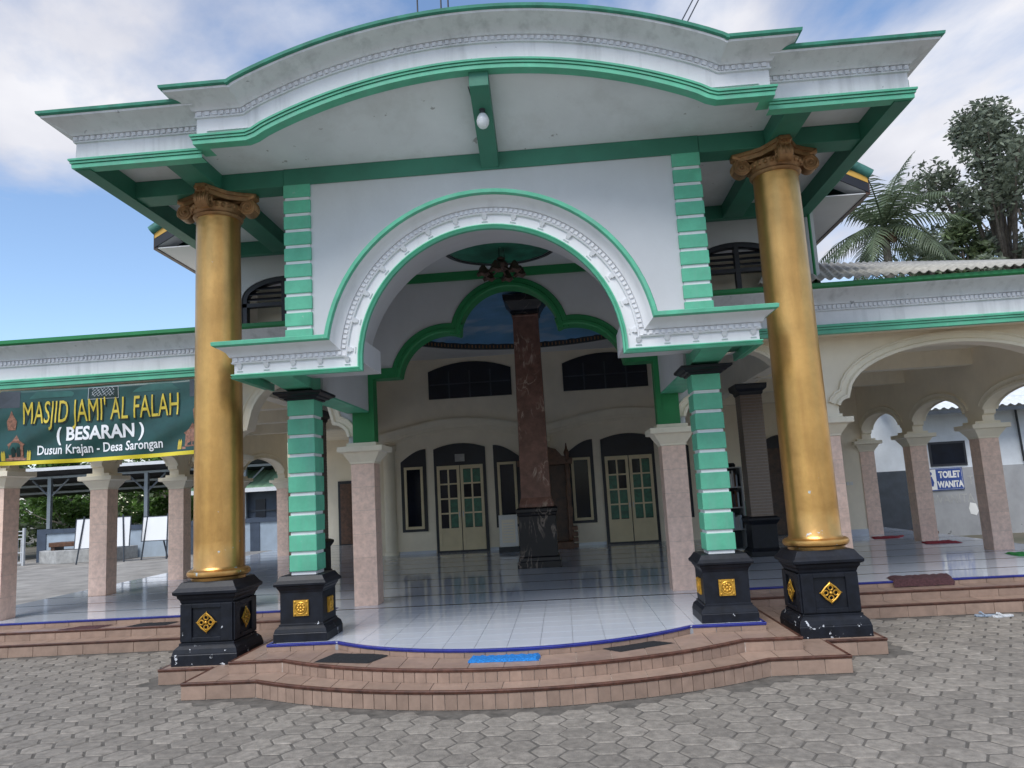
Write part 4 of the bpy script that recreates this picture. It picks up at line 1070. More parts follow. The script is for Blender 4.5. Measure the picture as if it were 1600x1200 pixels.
# ================================================================== THINGS ON AND AROUND THE MOSQUE
def text_mesh(body, size, m, parent, name, place, sx=1.0, offset=0, extrude=0.0, align='CENTER', shear=0, fit=0):
    """place(u, v) -> world point; the flat text lies in u,v"""
    cu = bpy.data.curves.new('t', 'FONT'); cu.body = body; cu.size = size; cu.align_x = align; cu.offset = offset; cu.shear = shear; cu.resolution_u = 3
    to = bpy.data.objects.new('t', cu); col.objects.link(to); bpy.context.view_layer.update()
    me = bpy.data.meshes.new_from_object(to.evaluated_get(bpy.context.evaluated_depsgraph_get()))
    bpy.data.objects.remove(to); bpy.data.curves.remove(cu)
    bm = bmesh.new(); bm.from_mesh(me); bmesh.ops.subdivide_edges(bm, edges=[e for e in bm.edges if e.calc_length() > .12], cuts=2)
    bm.to_mesh(me); bm.free()
    if fit:
        w = max(v.co.x for v in me.vertices)-min(v.co.x for v in me.vertices); sx = fit/w
    for v in me.vertices: v.co = Vector(place(v.co.x*sx, v.co.y))
    me.materials.clear(); me.materials.append(MAT[m]); me.name = name
    o = bpy.data.objects.new(name, me); col.objects.link(o); o.parent = parent; return o
# ---------------- banner
BX0, BX1, BZ0, BZ1, BYF = -7.62, -4.32, 2.655, 3.755, 1.60
def bwave(x, z):
    t = (x-BX0)/(BX1-BX0); v = (BZ1-z)/(BZ1-BZ0)
    return BYF+.012*math.sin(t*9+v*3)+.016*math.sin((t*3.2+v*2.1)*6.1)*(.3+v)+.02*v*math.sin(t*5)-.02
def bslope(x): return .02*math.sin((x-BX0)/(BX1-BX0)*math.pi)*-1
mb = MB(); nx, ny = 66, 24; vs = []
for j in range(ny+1):
    for i in range(nx+1):
        x = BX0+(BX1-BX0)*i/nx; z = BZ0+(BZ1-BZ0)*j/ny; vs.append((x, bwave(x, z), z+bslope(x)))
mb.add(vs, [(j*(nx+1)+i, j*(nx+1)+i+1, (j+1)*(nx+1)+i+1, (j+1)*(nx+1)+i) for j in range(ny) for i in range(nx)])
ban = mb.build('banner', 'banner_green', smooth=60, recalc=False); ban.modifiers.new('s', 'SOLIDIFY').thickness = .002
tag(ban, 'dark green printed banner with yellow letters hanging under the left fascia', 'banner')
def bplace(d): return lambda u, v: (u, bwave(u, v)-d, v+bslope(u))
def bstrip(x0, x1, z0, z1, m, name, d=.004):
    mb = MB(); n = max(2, int((x1-x0)/.05)); k = max(2, int((z1-z0)/.05)); vs = []
    for j in range(k+1):
        for i in range(n+1):
            x = x0+(x1-x0)*i/n; z = z0+(z1-z0)*j/k; vs.append((x, bwave(x, z)-d, z+bslope(x)))
    mb.add(vs, [(j*(n+1)+i, j*(n+1)+i+1, (j+1)*(n+1)+i+1, (j+1)*(n+1)+i) for j in range(k) for i in range(n)])
    return mb.build(name, m, ban, smooth=60, recalc=False)
bstrip(BX0, BX1, BZ0, BZ0+.055, 'banner_yellow', 'border'); bstrip(BX0, BX0+.05, BZ0+.055, BZ1, 'banner_yellow', 'border')
def bpoly(pts, m, name, d=.005):
    vs = [(x, bwave(x, z)-d, z+bslope(x)) for x, z in pts]
    return MB().add(vs, [tuple(range(len(vs)))]).build(name, m, ban, recalc=False)
# scalloped darker crest behind the title, corner panels, emblem frame
cx = (BX0+BX1)/2
bpoly([(cx-1.15, 3.62), (cx+1.15, 3.62)]+[(cx+1.15-.12*math.sin(i/5*math.pi/2), 3.62+.11*i/5) for i in range(1, 6)]+[(cx-1.03, 3.73)]+[(cx-1.03-.12*(i/5), 3.73-.11*i/5) for i in range(1, 5)], 'banner_teal', 'crest', .003)
for s_ in (-1, 1):
    x = cx+s_*1.45; bpoly([(x-.16, 3.50), (x+.16, 3.50), (x+.16, 3.745), (x-.16, 3.745)] , 'slate', 'corner_panel', .003)
eb = bstrip(cx-.23, cx+.23, 3.56, 3.735, 'banner_dark', 'emblem', .005)
for q in ((-.23, .23, 3.56, 3.567), (-.23, .23, 3.728, 3.735), (-.23, -.223, 3.56, 3.735), (.223, .23, 3.56, 3.735)): bstrip(cx+q[0], cx+q[1], q[2], q[3], 'silver', 'emblem_frame', .008)
mb = MB()
for k in range(4):
    pts = [(cx-.17+.012*i, 3.60+.028*k+.016*math.sin(i*1.3+k*2)) for i in range(29)]
    for i in range(0, 28):
        if (i+k) % 7 == 6: continue
        (a, b), (c, d) = pts[i], pts[i+1]; w = .004
        mb.add([(a, bwave(a, b)-.009, b-w), (c, bwave(c, d)-.009, d-w), (c, bwave(c, d)-.009, d+w), (a, bwave(a, b)-.009, b+w)], [(0, 1, 2, 3)])
mb.build('emblem_script', 'silver', ban, recalc=False)
TX = -6.02
text_mesh("MASJID JAMI' AL FALAH", .47, 'banner_dark', ban, 'lettering', lambda u, v: bplace(.007)(TX+u+.010, 3.250+v-.012), offset=.010, fit=2.37)
text_mesh("MASJID JAMI' AL FALAH", .47, 'banner_gold', ban, 'lettering', lambda u, v: bplace(.016)(TX+u, 3.250+v), offset=.0, fit=2.36)
text_mesh("( BESARAN )", .27, 'banner_white', ban, 'lettering', lambda u, v: bplace(.008)(TX+u, 2.985+v), offset=.008, fit=1.32)
text_mesh("Dusun Krajan - Desa Sarongan", .19, 'banner_white', ban, 'lettering', lambda u, v: bplace(.008)(TX+u, 2.79+v), offset=.003, fit=1.90)
def lantern(x, z, s):
    bpoly([(x-.5*s, z), (x+.5*s, z), (x+.5*s, z+.12*s), (x+.36*s, z+.12*s), (x+.36*s, z+.7*s), (x+.45*s, z+.78*s), (x+.2*s, z+.95*s), (x, z+1.25*s), (x-.2*s, z+.95*s), (x-.45*s, z+.78*s), (x-.36*s, z+.7*s), (x-.36*s, z+.12*s), (x-.5*s, z+.12*s)], 'banner_orange', 'lantern_print', .005)
    for q in (-.22, .03): bpoly([(x+q*s, z+.18*s), (x+(q+.19)*s, z+.18*s), (x+(q+.19)*s, z+.55*s), (x+(q+.095)*s, z+.68*s), (x+q*s, z+.55*s)], 'banner_dark', 'lantern_print', .008)
    for q in (-.68, -.58, .58, .68): bpoly([(x+(q-.05)*s, z), (x+(q+.05)*s, z), (x+(q+.05)*s, z+.35*s), (x+q*s, z+.5*s), (x+(q-.05)*s, z+.35*s)], 'banner_gold', 'lantern_print', .005)
lantern(-7.29, 2.72, .30); lantern(-4.62, 2.74, .30)
for x in (-7.38, -4.54): bpoly([(x-.06, 3.17), (x+.06, 3.17), (x+.075, 3.3), (x+.03, 3.38), (x, 3.46), (x-.03, 3.38), (x-.075, 3.3)], 'banner_orange', 'lantern_print', .005)
mb = MB().tube([(BX0, BYF-.02, BZ1), (BX0-.15, 1.66, 3.80)], .006, 5); mb.build('cord', 'paper', ban)
# ---------------- bulb under the canopy
bl = tag(empty('bulb', (.03, -1.18, 5.90)), 'white bulb hanging from the green middle beam of the canopy', 'bulb')
MB().lathe([(.03, .0), (.045, .01), (.066, .045), (.07, .085), (.06, .125), (.04, .16), (.03, .165)][::1], 20, 0, 0).build('glass', 'frosted', bl, smooth=50).location = (0, 0, -.06)
MB().lathe([(.028, .10), (.03, .14), (.045, .145), (.045, .19), (.02, .2)], 16).build('socket', 'iron', bl, smooth=40)
MB().tube([(0, 0, .19), (-.03, -.08, .24), (-.10, -.16, .22), (-.12, -.25, .30)], .006, 5).build('wire', 'iron', bl)
# ---------------- chandelier
ch = tag(empty('chandelier', (0, 1.05, 4.86)), 'bronze chandelier with petal shaped shades under the porch ceiling', 'chandelier')
MB().lathe([(.02, .0), (.06, .015), (.09, .06), (.10, .10), (.07, .14), (.05, .16), (.06, .19), (.03, .21)], 16).build('body', 'bronze', ch, smooth=40)
for k in range(6):
    a = k*math.pi/3+.3; ca, sa = math.cos(a), math.sin(a)
    MB().tube([(.06*ca, .06*sa, .05), (.16*ca, .16*sa, .0), (.24*ca, .24*sa, .06), (.26*ca, .26*sa, .09)], .012, 6).build('arm', 'bronze', ch)
    mb = MB(); n = 10
    vs = [(.26*ca+r*math.cos(2*math.pi*i/n), .26*sa+r*math.sin(2*math.pi*i/n), z+(.02 if i % 2 else 0)*q) for r, z, q in ((.02, .09, 0), (.05, .05, 0), (.07, -.02, 1), (.095, -.06, 1.4)) for i in range(n)]
    mb.add(vs, [(r*n+i, r*n+(i+1) % n, (r+1)*n+(i+1) % n, (r+1)*n+i) for r in range(3) for i in range(n)]); mb.build('shade', 'bronze', ch, smooth=50)
for k in range(3):
    a = k*2.1; MB().tube([(.05*math.cos(a), .05*math.sin(a), .2), (.04*math.cos(a), .04*math.sin(a), .325)], .004, 4).build('chain', 'iron', ch)
# ---------------- inside the hall
nb = tag(empty('notice_stand', (-.80, 10.55, ZF)), 'white framed notice stand leaning by the marble column', 'notice stand')
MB().box(-.24, .24, -.02, .03, .12, .92).build('board', 'paper', nb, bevel=.008); MB().box(-.17, .17, -.026, -.021, .22, .80).build('print', 'cream', nb)
for k in range(7): MB().box(-.13, .13, -.030, -.027, .28+.07*k, .30+.07*k).build('line', 'paper', nb)
MB().box(-.26, .26, -.12, .12, 0, .12).build('base', 'iron', nb)
mim = tag(empty('pulpit', (.22, 10.7, ZF)), 'tall carved brown wooden pulpit half hidden behind the marble column', 'pulpit')
MB().box(-.62, .62, -.3, .3, 0, .18).build('base', 'wood', mim, bevel=.01); MB().box(-.55, .55, .1, .28, .18, 2.3).build('back', 'wood_dark', mim)
for x in (-.57, .57):
    prof = [(.06, .18), (.09, .22), (.05, .3), (.075, .5), (.05, .7), (.08, .95), (.05, 1.1), (.07, 1.5), (.045, 1.7), (.075, 1.95), (.05, 2.1), (.10, 2.2), (.11, 2.26), (.05, 2.3), (.075, 2.42), (.03, 2.52), (.012, 2.66)]
    MB().lathe(prof, 12, x, -.2).build('post', 'wood', mim, smooth=40)
MB().prism_y([(-.70, 2.12), (.70, 2.12), (.72, 2.26), (.45, 2.34), (.3, 2.52), (.12, 2.58), (0, 2.75), (-.12, 2.58), (-.3, 2.52), (-.45, 2.34), (-.72, 2.26)], -.29, -.22).build('crest', 'wood', mim, bevel=.01)
for k in range(4): MB().box(.60, .74, -.28, .0, .02+.16*k*.9, .12+.16*k*.9).build('step', 'wood', mim, bevel=.012)
bs = tag(empty('bookshelf', (4.08, 7.35, ZF)), 'grey metal bookshelf with books behind the right banded column', 'bookshelf')
for x in (-.29, .29): MB().box(x-.02, x+.02, -.18, .18, 0, 1.75).build('side', 'silver', bs)
for z in (.05, .45, .9, 1.32, 1.73): MB().box(-.27, .27, -.18, .18, z, z+.025).build('shelf', 'silver', bs)
for z in (.475, .925, 1.345):
    x = -.25
    while x < .2:
        w = random.uniform(.025, .05); h = random.uniform(.24, .34)
        MB().box(x, x+w, -.15, .1, z, z+h).build('book', random.choice(['paper', 'wood', 'slate', 'silver', 'bluegrey', 'banner_gold']), bs); x += w+.004
MB().box(-.27, .27, .17, .18, .02, 1.75).build('back', 'slate', bs)
for x in (-.12, .13): MB().lathe([(.09, 1.757), (.1, 1.80), (.07, 1.84)], 12, x, 0).build('cap', 'mat_black', bs)
gb = tag(empty('green_cabinet', (4.42, 8.4, ZF)), 'low bright green cabinet standing behind the bookshelf', 'cabinet')
MB().box(-.32, .3, -.25, .25, .12, .96).build('body', 'green', gb, bevel=.01); MB().box(-.34, .32, -.27, .27, .96, 1.0).build('top', 'green', gb)
for x in (-.3, .22): MB().box(x, x+.06, -.22, .22, 0, .12).build('leg', 'iron', gb)
# ---------------- doormats
def doormat(name, label, pts, z, th, m, rough=.012, fringe=0, group=None):
    """flat mat: plan quad pts (front-left, front-right, back-right, back-left)"""
    n = 26; k = 14; vs = []; A, B, C_, D_ = [Vector((*p, 0)) for p in pts]; rr = random.Random(len(label))
    for j in range(k+1):
        for i in range(n+1):
            p = (A.lerp(B, i/n)).lerp(D_.lerp(C_, i/n), j/k); e = min(i, n-i, (j), (k-j))
            off = rr.uniform(-1, 1)*rough*.7 if e == 0 else 0
            vs.append((p.x+off, p.y+off*.5, z+(.002 if e == 0 else th+rr.uniform(-.5, .5)*rough)))
    mb = MB().add(vs, [(j*(n+1)+i, j*(n+1)+i+1, (j+1)*(n+1)+i+1, (j+1)*(n+1)+i) for j in range(k) for i in range(n)])
    o = mb.build(name, m, smooth=40 if rough > .006 else None, recalc=False); tag(o, label, 'doormat', group); return o
doormat('doormat', 'black doormat on the left part of the porch step', [(-1.96, -1.26), (-1.36, -1.42), (-1.20, -1.04), (-1.86, -.86)], Z2, .010, 'mat_black', .004)
doormat('doormat', 'bright blue shaggy doormat in the middle of the porch step', [(-.36, -1.60), (.32, -1.62), (.335, -1.22), (-.345, -1.20)], Z2, .022, 'mat_blue', .016)
doormat('doormat', 'black doormat lying askew on the right part of the porch step', [(1.10, -1.40), (1.66, -1.10), (1.42, -.93), (.90, -1.20)], Z2, .010, 'mat_black', .004)
doormat('doormat', 'dark grey doormat on the left wing step, farther from the gold column', [(-6.62, 1.62), (-6.02, 1.62), (-5.95, 1.88), (-6.42, 1.88)], Z2, .010, 'mat_maroon', .004)
doormat('doormat', 'black doormat on the left wing step, nearer the gold column', [(-5.62, 1.62), (-5.03, 1.62), (-4.95, 1.88), (-5.5, 1.88)], Z2, .010, 'mat_black', .004)
o = doormat('doormat', 'maroon shaggy doormat hanging over the right wing floor edge', [(5.05, 1.90), (5.85, 1.90), (5.98, 2.30), (5.12, 2.30)], ZF, .025, 'mat_maroon', .02)
me = o.data
for v in me.vertices:
    if v.co.y < 1.97: v.co.z -= .075*(1.97-v.co.y)/.07; v.co.y -= .03
doormat('doormat', 'red doormat by the farthest right arcade pillar', [(7.50, 8.70), (8.0, 8.66), (8.35, 9.15), (7.62, 9.2)], ZF, .018, 'mat_red', .014)
doormat('doormat', 'red doormat by the middle right arcade pillar', [(7.82, 6.95), (8.5, 6.85), (8.50, 7.42), (7.9, 7.35)], ZF, .02, 'mat_red', .016)
doormat('doormat', 'green doormat at the right edge by the nearest arcade pillar', [(7.98, 4.1), (8.7, 4.0), (8.6, 4.62), (8.02, 4.6)], ZF, .02, 'mat_green', .016)
# sandals
def sandal(x, y, rz, m, label):
    e = tag(empty('sandal', (x, y, .0), rz), label, 'sandal', 'pair of sandals by the right steps')
    out = [(.0, -.13), (.035, -.12), (.045, -.06), (.04, .0), (.05, .07), (.035, .125), (0, .14), (-.035, .125), (-.045, .07), (-.036, 0), (-.042, -.06), (-.033, -.12)]
    MB().prism(out, .0, .022).build('sole', m, e, bevel=.004)
    MB().tube([(-.045, .03, .02), (-.02, .06, .05), (0, .08, .045)], .010, 6).build('strap', m, e); MB().tube([(.045, .03, .02), (.02, .06, .05), (0, .08, .045)], .010, 6).build('strap', m, e)
sandal(5.80, 1.08, 1.3, 'rubber', 'blue grey sandal by the right steps, left one of the pair'); sandal(5.95, 1.0, 1.75, 'rubber_white', 'pale sandal by the right steps, right one of the pair')

# ================================================================== RIGHT: TOILET BUILDING
tb = tag(empty('toilet_building', (11.5, 13.2, 0)), 'white and grey block with a dark door and sheet roof beyond the right arcade', 'building'); tb.location = (0, 0, 0)
TY = 13.0
MB().box(8.3, 15.5, TY, TY+.2, 1.83, 3.75).build('upper_wall', 'wall_light', tb); MB().box(10.47, 15.5, TY-.02, TY+.2, -.05, 1.829).build('lower_wall', 'wall_grey', tb)
dr = MB().box(9.35, 10.469, TY-.03, TY+.2, -.05, 1.828).build('door', 'slate', tb); MB().add(*ball(.04, (10.25, TY-.06, .85))).build('knob', 'silver', dr)
wn = MB().box(10.93, 11.93, TY-.03, TY-.002, 1.89, 2.57).build('window', 'black_frame', tb); MB().box(10.99, 11.87, TY-.034, TY-.031, 1.95, 2.51).build('pane', 'glass_dark', wn)
MB().box(9.3, 10.5, TY-.9, TY-.031, -.05, .2).build('doorstep', 'wood', tb)
mb = MB(); n = 120; vs = []
for i in range(n+1):
    x = 10.2+6*i/n; w = .03*math.sin(i/n*6/.22*2*math.pi); vs += [(x, TY-.75, 3.45+w), (x, TY+2, 4.4+w)]
mb.add(vs, [(2*i, 2*i+2, 2*i+3, 2*i+1) for i in range(n)]); mb.build('sheet_roof', 'sheet_white', tb, smooth=60)
MB().box(10.2, 16, TY-.74, TY-.70, 3.30, 3.40).build('eave_board', 'slate', tb)
MB().tube([(13.38, TY-.08, 3.4), (13.42, TY-.08, 1.9)], .03, 8).build('downpipe', 'iron', tb); MB().box(8.95, 9.02, TY-.02, TY-.003, 2.15, 2.23).build('switch', 'concrete', tb)
tp = lambda u, v: (u, TY-.026, v)
text_mesh('WANITA', .36, 'concrete', tb, 'painted_letters', lambda u, v: tp(11.42+u, .86+v), .78)
MB().prism_y([(11.83, .55), (11.98, .5), (12.05, .62), (12.0, .82), (11.85, .86), (11.80, .70)], TY-.026, TY-.021).build('bare_patch', 'paper', tb)
text_mesh('T', .34, 'concrete', tb, 'painted_letters', lambda u, v: tp(11.95+u, 1.36+v), .8)
sg = tag(empty('toilet_sign', (11.28, TY-.05, 1.53)), 'blue and white TOILET WANITA sign on the grey wall', 'sign'); sg.location = (0, 0, 0)
S0, S1, Q0, Q1 = 10.72, 11.74, 1.23, 1.84
MB().box(S0, S1, TY-.05, TY-.022, Q0, Q1).build('board', 'paper', sg)
MB().box(S0+.30, S1-.03, TY-.055, TY-.0505, Q0+.03, Q1-.03).build('panel', 'sign_blue', sg)
for a, b, c, d in ((S0, S1, Q0, Q0+.02), (S0, S1, Q1-.02, Q1), (S1-.02, S1, Q0, Q1), (S0, S0+.02, Q0, Q1)): MB().box(a, b, TY-.056, TY-.0502, c, d).build('border', 'sign_blue', sg)
sp_ = lambda u, v: (u, TY-.0565, v)
text_mesh('TOILET', .245, 'paper', sg, 'lettering', lambda u, v: sp_(11.38+u, 1.575+v), .72, .012); text_mesh('WANITA', .235, 'paper', sg, 'lettering', lambda u, v: sp_(11.38+u, 1.31+v), .72, .012)
MB().add(*ball(.055, (10.86, TY-.05, 1.70), 10, 6, .15)).build('pictogram', 'sign_blue', sg)
MB().prism_y([(10.80, 1.35), (10.92, 1.35), (10.95, 1.45), (10.90, 1.62), (10.82, 1.62), (10.77, 1.45)], TY-.054, TY-.0505).build('pictogram', 'sign_blue', sg)

# ================================================================== LEFT: COURTYARD THINGS
def easel_board(x, y, rz, w, h, zb, label):
    e = tag(empty('whiteboard', (x, y, 0), rz), label, 'whiteboard', 'whiteboards on easels in the courtyard')
    m2 = MB()
    tilt = .12
    for q in ((-w/2-.03, -w/2, zb-.03, zb+h+.03), (w/2, w/2+.03, zb-.03, zb+h+.03), (-w/2, w/2, zb-.03, zb), (-w/2, w/2, zb+h, zb+h+.03)): m2.box(q[0], q[1], -.02, .02, q[2], q[3])
    m2.v = [(a, b+(c-zb)*tilt, c) for a, b, c in m2.v]; m2.build('frame', 'slate', e)
    m3 = MB().box(-w/2+.001, w/2-.001, -.012, .012, zb+.001, zb+h-.001); m3.v = [(a, b+(c-zb)*tilt, c) for a, b, c in m3.v]; m3.build('board', 'whiteboard', e)
    for s_ in (-1, 1): MB().tube([(s_*w*.44, -.12, 0), (s_*w*.36, .12, zb+h+.1)], .03, 6).build('leg', 'slate', e)
    MB().tube([(0, .75, 0), (0, .14, zb+h)], .03, 6).build('leg', 'slate', e)
easel_board(-17.45, 20.0, .12, 2.05, 1.12, .60, 'wide white board on black easel, the left one, partly behind a pillar')
easel_board(-15.6, 20.6, -.12, 1.25, .92, .74, 'smaller white board on a black easel, the right one')
lw = tag(empty('low_wall', (0, 0, 0)), 'low pale blue wall with dark blue frame behind the whiteboards', 'wall')
MB().box(-21.5, -10.0, 22.4, 22.6, 0, 1.18).build('panel', 'bluegrey', lw)
for x in (-21.6, -15.0, -12.3): MB().box(x-.2, x+.2, 22.36, 22.64, 0, 1.38).build('post', 'bluegrey_dark', lw)
MB().box(-21.4, -10.0, 22.34, 22.62, 1.181, 1.36).build('coping', 'bluegrey_dark', lw)
pl = tag(empty('planter', (-19.7, 21.5, 0)), 'low faceted concrete planter in front of the pale wall', 'planter')
MB().prism([(-1.3, .8), (-1.3, -.1), (-.1, -.75), (2.2, -.45), (2.4, .8)], 0, .52).build('body', 'concrete', pl, bevel=.02)
wbx = tag(empty('wooden_bench', (-19.4, 21.45, .52)), 'dark red brown wooden bench seat lying on the planter', 'bench')
MB().box(-1.0, 1.4, -.35, .35, .14, .32).build('seat', 'wood', wbx, bevel=.02)
for x in (-.85, .2, 1.15): MB().box(x-.08, x+.08, -.3, .3, 0, .139).build('leg', 'wood_dark', wbx)
gt = tag(empty('gate', (-22.0, 20.9, 0)), 'pale metal picket gate at the far left', 'gate')
for k in range(9): MB().box(-.66+.155*k, -.62+.155*k, -.02, .02, .08, 1.10).build('picket', 'gate_paint', gt)
for z in (.1, .5, 1.05, 1.2, 1.35): MB().box(-.7, .66, -.03, .03, z, z+.04).build('rail', 'gate_paint', gt)
for x in (-.78, .66): MB().box(x, x+.08, -.05, .05, 0, 1.5).build('post', 'gate_paint', gt)
sh = tag(empty('shelter', (-16.5, 17.5, 0)), 'open steel shelter with a dark sheet roof beyond the left arcade', 'shelter'); sh.location = (0, 0, 0)
mb = MB(); n = 90; vs = []
for i in range(n+1):
    x = -29+17*i/n; w = .03*math.sin(i*1.9); vs += [(x, 23.0, 3.95+w), (x, 29.0, 2.95+w)]
mb.add(vs, [(2*i, 2*i+2, 2*i+3, 2*i+1) for i in range(n)]); o = mb.build('sheet_roof', 'sheet_dark', sh, smooth=60); o.modifiers.new('s', 'SOLIDIFY').thickness = .01
MB().box(-29, -12, 22.9, 22.99, 3.90, 4.04).build('gutter', 'sheet_white', sh)
for y, z in ((24.0, 3.74), (25.7, 3.45), (27.4, 3.17)): MB().box(-29, -12.1, y-.04, y+.04, z-.14, z-.04).build('purlin', 'steel', sh)
for x in (-22.4, -17.9, -13.4):
    MB().box(x-.08, x+.08, 23.9, 24.06, 0, 3.62).build('post', 'steel', sh)
    for s_ in (-1, 1): MB().tube([(x, 24, 2.75), (x+s_*.85, 24, 3.55)], .04, 6).build('brace', 'steel', sh)
hs = tag(empty('house', (-12, 25, 0)), 'blue grey house with pale green sheet roof and patterned block wall', 'house'); hs.location = (0, 0, 0)
MB().box(-15.2, -10.4, 24.2, 28, 0, 2.55).build('wall', 'bluegrey_dark', hs); MB().box(-13.0, -12.55, 24.15, 24.19, 1.05, 2.15).build('opening', 'black_frame', hs)
MB().box(-13.6, -11.3, 24.13, 24.18, 1.62, 1.68).build('band', 'slate', hs); MB().box(-12.0, -11.35, 24.14, 24.19, 1.1, 2.4).build('panel', 'bluegrey', hs)
mb = MB(); n = 60; vs = []
for i in range(n+1):
    x = -15.8+6*i/n; w = .03*math.sin(i*1.7); vs += [(x, 23.5, 2.62+w), (x, 27.5, 4.3+w)]
mb.add(vs, [(2*i, 2*i+2, 2*i+3, 2*i+1) for i in range(n)]); mb.build('sheet_roof', 'sheet_green', hs, smooth=60)
MB().box(-15.8, -9.8, 23.42, 23.49, 2.48, 2.66).build('eave_board', 'sheet_white', hs)
b0 = None
for i in range(7):
    for j in range(5):
        if b0 is None: b0 = MB().add([(-.11, 0, -.1), (.11, 0, -.1), (.11, 0, .1), (-.11, 0, .1), (0, -.07, 0)], [(0, 1, 4), (1, 2, 4), (2, 3, 4), (3, 0, 4), (3, 2, 1, 0)]).build('block', 'concrete', hs); o = b0
        else: o = b0.copy(); col.objects.link(o); o.parent = hs
        o.location = (-12.85+.225*i, 23.1, .12+.205*j)
MB().box(-13.05, -11.3, 23.101, 23.22, 0, 1.06).build('block_wall', 'concrete', hs)

# ================================================================== PLANTS
def leaf_cloud(mb, rn, centres, n, size, rs, flat=.75):
    for _ in range(n):
        c, r = rs.choice(centres)
        while True:
            v = Vector((rs.uniform(-1, 1), rs.uniform(-1, 1), rs.uniform(-1, 1)))
            if .25 < v.length < 1: break
        p = Vector(c)+Vector((v.x*r, v.y*r, v.z*r*flat)); s = size*rs.uniform(.6, 1.35)
        a = Vector((rs.uniform(-1, 1), rs.uniform(-1, 1), rs.uniform(-.6, .6))).normalized(); b = a.orthogonal().normalized(); b = (b*math.cos(rs.random()*6)+a.cross(b)*math.sin(rs.random()*6)).normalized()
        mb.add([p-a*s, p+b*s*.42, p+a*s, p-b*s*.42], [(0, 1, 2, 3)]); rn.append(rs.random())
def big_tree(base, h, crown_r, n, seed, label, lm='leaf', size=.16, lean=0, z_lo=.45, flat=.8, ncl=34, group=None, clr=(.17, .34)):
    rs = random.Random(seed); e = tag(empty('tree', base), label, 'tree', group); tr = MB(); cl = []
    top = Vector((lean, 0, h*.72)); pts = [Vector((lean*t**2+rs.uniform(-.1, .1), rs.uniform(-.1, .1), h*.72*t)) for t in [i/6 for i in range(7)]]
    tr.tube(pts, h*.022, 8, h*.010)
    for k in range(ncl):
        t = rs.uniform(z_lo, 1); s0 = pts[min(6, int(6*min(t, .98)*.95))]; a = rs.uniform(0, 6.28); rr = crown_r*rs.uniform(.25, 1)*math.sin(math.pi*min(.97, max(.12, (t-z_lo)/(1-z_lo)*.82+.16)))
        c = Vector((lean*t+rr*math.cos(a), rr*math.sin(a), h*t)); mid = s0.lerp(c, .5)+Vector((0, 0, -.04*h*rs.random()))
        tr.tube([s0, mid, c], h*.0065, 5, h*.002); cl.append((c, crown_r*rs.uniform(*clr)))
    tr.build('trunk', 'bark', e, smooth=50); mb = MB(); rn = []; leaf_cloud(mb, rn, cl, n, size, rs, flat); mb.build('crown', lm, e, recalc=False, rnd=rn); return e
def palm(base, h, fr, nf, seed, label, lean=(0, 0)):
    rs = random.Random(seed); e = tag(empty('palm_tree', base), label, 'palm'); top = Vector((lean[0], lean[1], h))
    tr = MB().tube([Vector((lean[0]*t*t, lean[1]*t*t, h*t)) for t in [i/8 for i in range(9)]], .2, 10, .13); tr.build('trunk', 'palm_bark', e, smooth=50)
    mb = MB(); rn = []
    for k in range(nf):
        a = 2*math.pi*k/nf*2.618+rs.uniform(-.2, .2); el = R(78)-R(118)*(k/nf)+rs.uniform(-.1, .1); L = fr*rs.uniform(.85, 1.08); p = top+Vector((0, 0, .05)); d = Vector((math.cos(a)*math.cos(el), math.sin(a)*math.cos(el), math.sin(el)))
        pts = [p.copy()]; ns = 16
        for i in range(ns):
            d = (d+Vector((0, 0, -.075-.03*rs.random()))).normalized(); p = p+d*L/ns; pts.append(p.copy())
        nb = len(mb.f); mb.tube(pts, .035, 4, .008); rn += [.5]*(len(mb.f)-nb)
        for i in range(2, ns+1):
            for q in (.0, .5):
                b = pts[i-1].lerp(pts[i], q); t = (pts[i]-pts[i-1]).normalized(); side = t.cross(Vector((0, 0, 1)))
                side = side.normalized() if side.length > .05 else Vector((1, 0, 0)); ll = L*.26*math.sin(math.pi*min(.98, (i+q)/ns*.85+.13))
                for s_ in (-1, 1):
                    dr_ = (side*s_*.8+t*.55+Vector((0, 0, -.25-.25*rs.random()))).normalized(); tip = b+dr_*ll+Vector((0, 0, -.22*ll)); md = b+dr_*ll*.5; w = t*.035
                    mb.add([b-w, b+w, md+w*.9, tip, md-w*.9], [(0, 1, 2, 4), (4, 2, 3)]); r_ = rs.random(); rn += [r_, r_]
    mb.build('crown', 'palm_leaf', e, recalc=False, rnd=rn)
    nuts = MB()
    for k in range(9): a = rs.uniform(0, 6.28); nuts.add(*ball(.13, (top.x+.28*math.cos(a), top.y+.28*math.sin(a), h-.3-.2*rs.random()), 8, 6))
    nuts.build('coconuts', 'wood', e, smooth=60); return e
palm((12.75, 18, 0), 10.45, 3.35, 25, 3, 'tall coconut palm with drooping fronds above the sheet roof')
palm((18.2, 26, 0), 11.4, 1.9, 18, 9, 'small pale palm between the coconut palm and the big tree')
big_tree((23.0, 28, 0), 19.0, 5.8, 18000, 5, 'large spreading tree with dark airy crown at the right', 'leaf_dark', .16, -.6, .42, .72, 84, clr=(.12, .25))
big_tree((27.5, 32, 0), 19.5, 5.2, 8000, 6, 'tree at the right edge behind the large spreading tree', 'leaf_dark', .18, .0, .38, .75, 46, clr=(.1, .22))
big_tree((20.5, 27, 0), 13.3, 2.9, 5000, 8, 'low bushy tree under the large spreading tree', 'leaf', .18, 0, .3, .9, 26)
big_tree((25.4, 26, 0), 13.4, 3.2, 6000, 18, 'low dark tree at the right edge below the taller crowns', 'leaf_dark', .18, 0, .3, .9, 26)
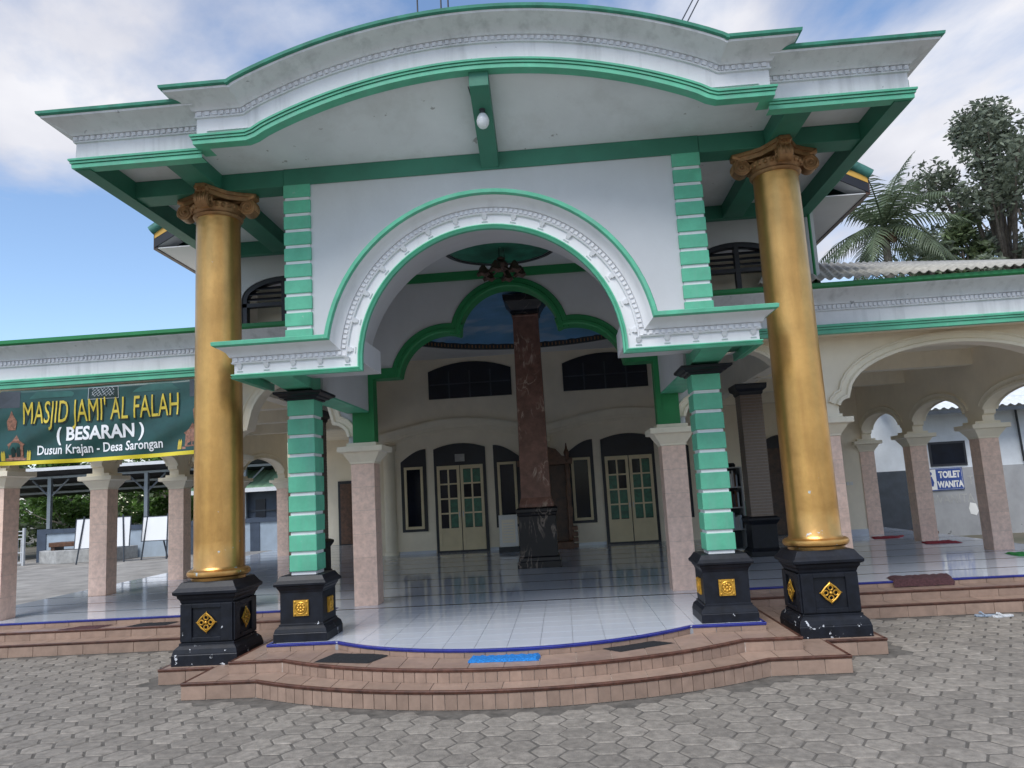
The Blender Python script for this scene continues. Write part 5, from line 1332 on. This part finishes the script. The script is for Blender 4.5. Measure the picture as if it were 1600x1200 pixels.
big_tree((-20.5, 30.5, 0), 5.0, 3.0, 5500, 11, 'leafy bright green mango tree behind the far left gate', 'leaf_bright', .16, 0, .22, .8, 26)
big_tree((-25.8, 30.5, 0), 5.8, 3.6, 5000, 12, 'bright green tree at the far left edge of the courtyard', 'leaf_bright', .17, 0, .2, .8, 26)
big_tree((-16.6, 31.5, 0), 5.2, 2.5, 4500, 13, 'bushy green tree behind the smaller whiteboard', 'leaf', .15, 0, .2, .9, 24)
big_tree((-13.5, 34, 0), 6.0, 2.4, 3000, 14, 'green tree behind the blue grey house', 'leaf', .16, 0, .2, .9, 20)
big_tree((-13.3, 18.0, 0), 7.75, 1.0, 1500, 21, 'slim tree tip just showing above the left wing fascia', 'leaf_dark', .14, 0, .6, .9, 14)
# rods and wires above the canopy
for i, (x, lab) in enumerate(((-.95, 'thin mast above the canopy, leftmost of three'), (-.62, 'thin mast above the canopy, middle of three'), (-.52, 'thin mast above the canopy, rightmost of three'))):
    o = MB().tube([(x, .6, 6.2), (x+.02, .6, 10.5)], .012, 6).build('mast', 'iron'); tag(o, lab, 'mast', 'masts on the canopy roof')
for i, dx in enumerate((0, .09)):
    o = MB().tube([(2.35+dx, .2, 7.4), (3.6+dx, 2.6, 10.2), (5.2+dx, 6, 13.5)], .010, 5).build('wire', 'iron'); tag(o, 'thin dark cable rising from the canopy top, '+('left' if i == 0 else 'right')+' of two', 'cable', 'cables over the canopy')

# far woods closing the view at ground level
def woods(name, x0, x1, y, h, n, seed):
    rs = random.Random(seed); mb = MB(); rn = []; cl = []
    for k in range(60):
        x = x0+(x1-x0)*(k+rs.random())/60
        for q in range(3): cl.append((Vector((x+rs.uniform(-1, 1), y+rs.uniform(-2, 2), h*rs.uniform(.05, .8))), rs.uniform(1.2, 2.2)))
    leaf_cloud(mb, rn, cl, n, .3, rs, .9); tag(mb.build(name, 'leaf', recalc=False, rnd=rn), 'dense green thicket closing the far left side of the courtyard', 'thicket', kind='stuff')
woods('thicket', -48, -9, 42, 6.5, 16000, 31)
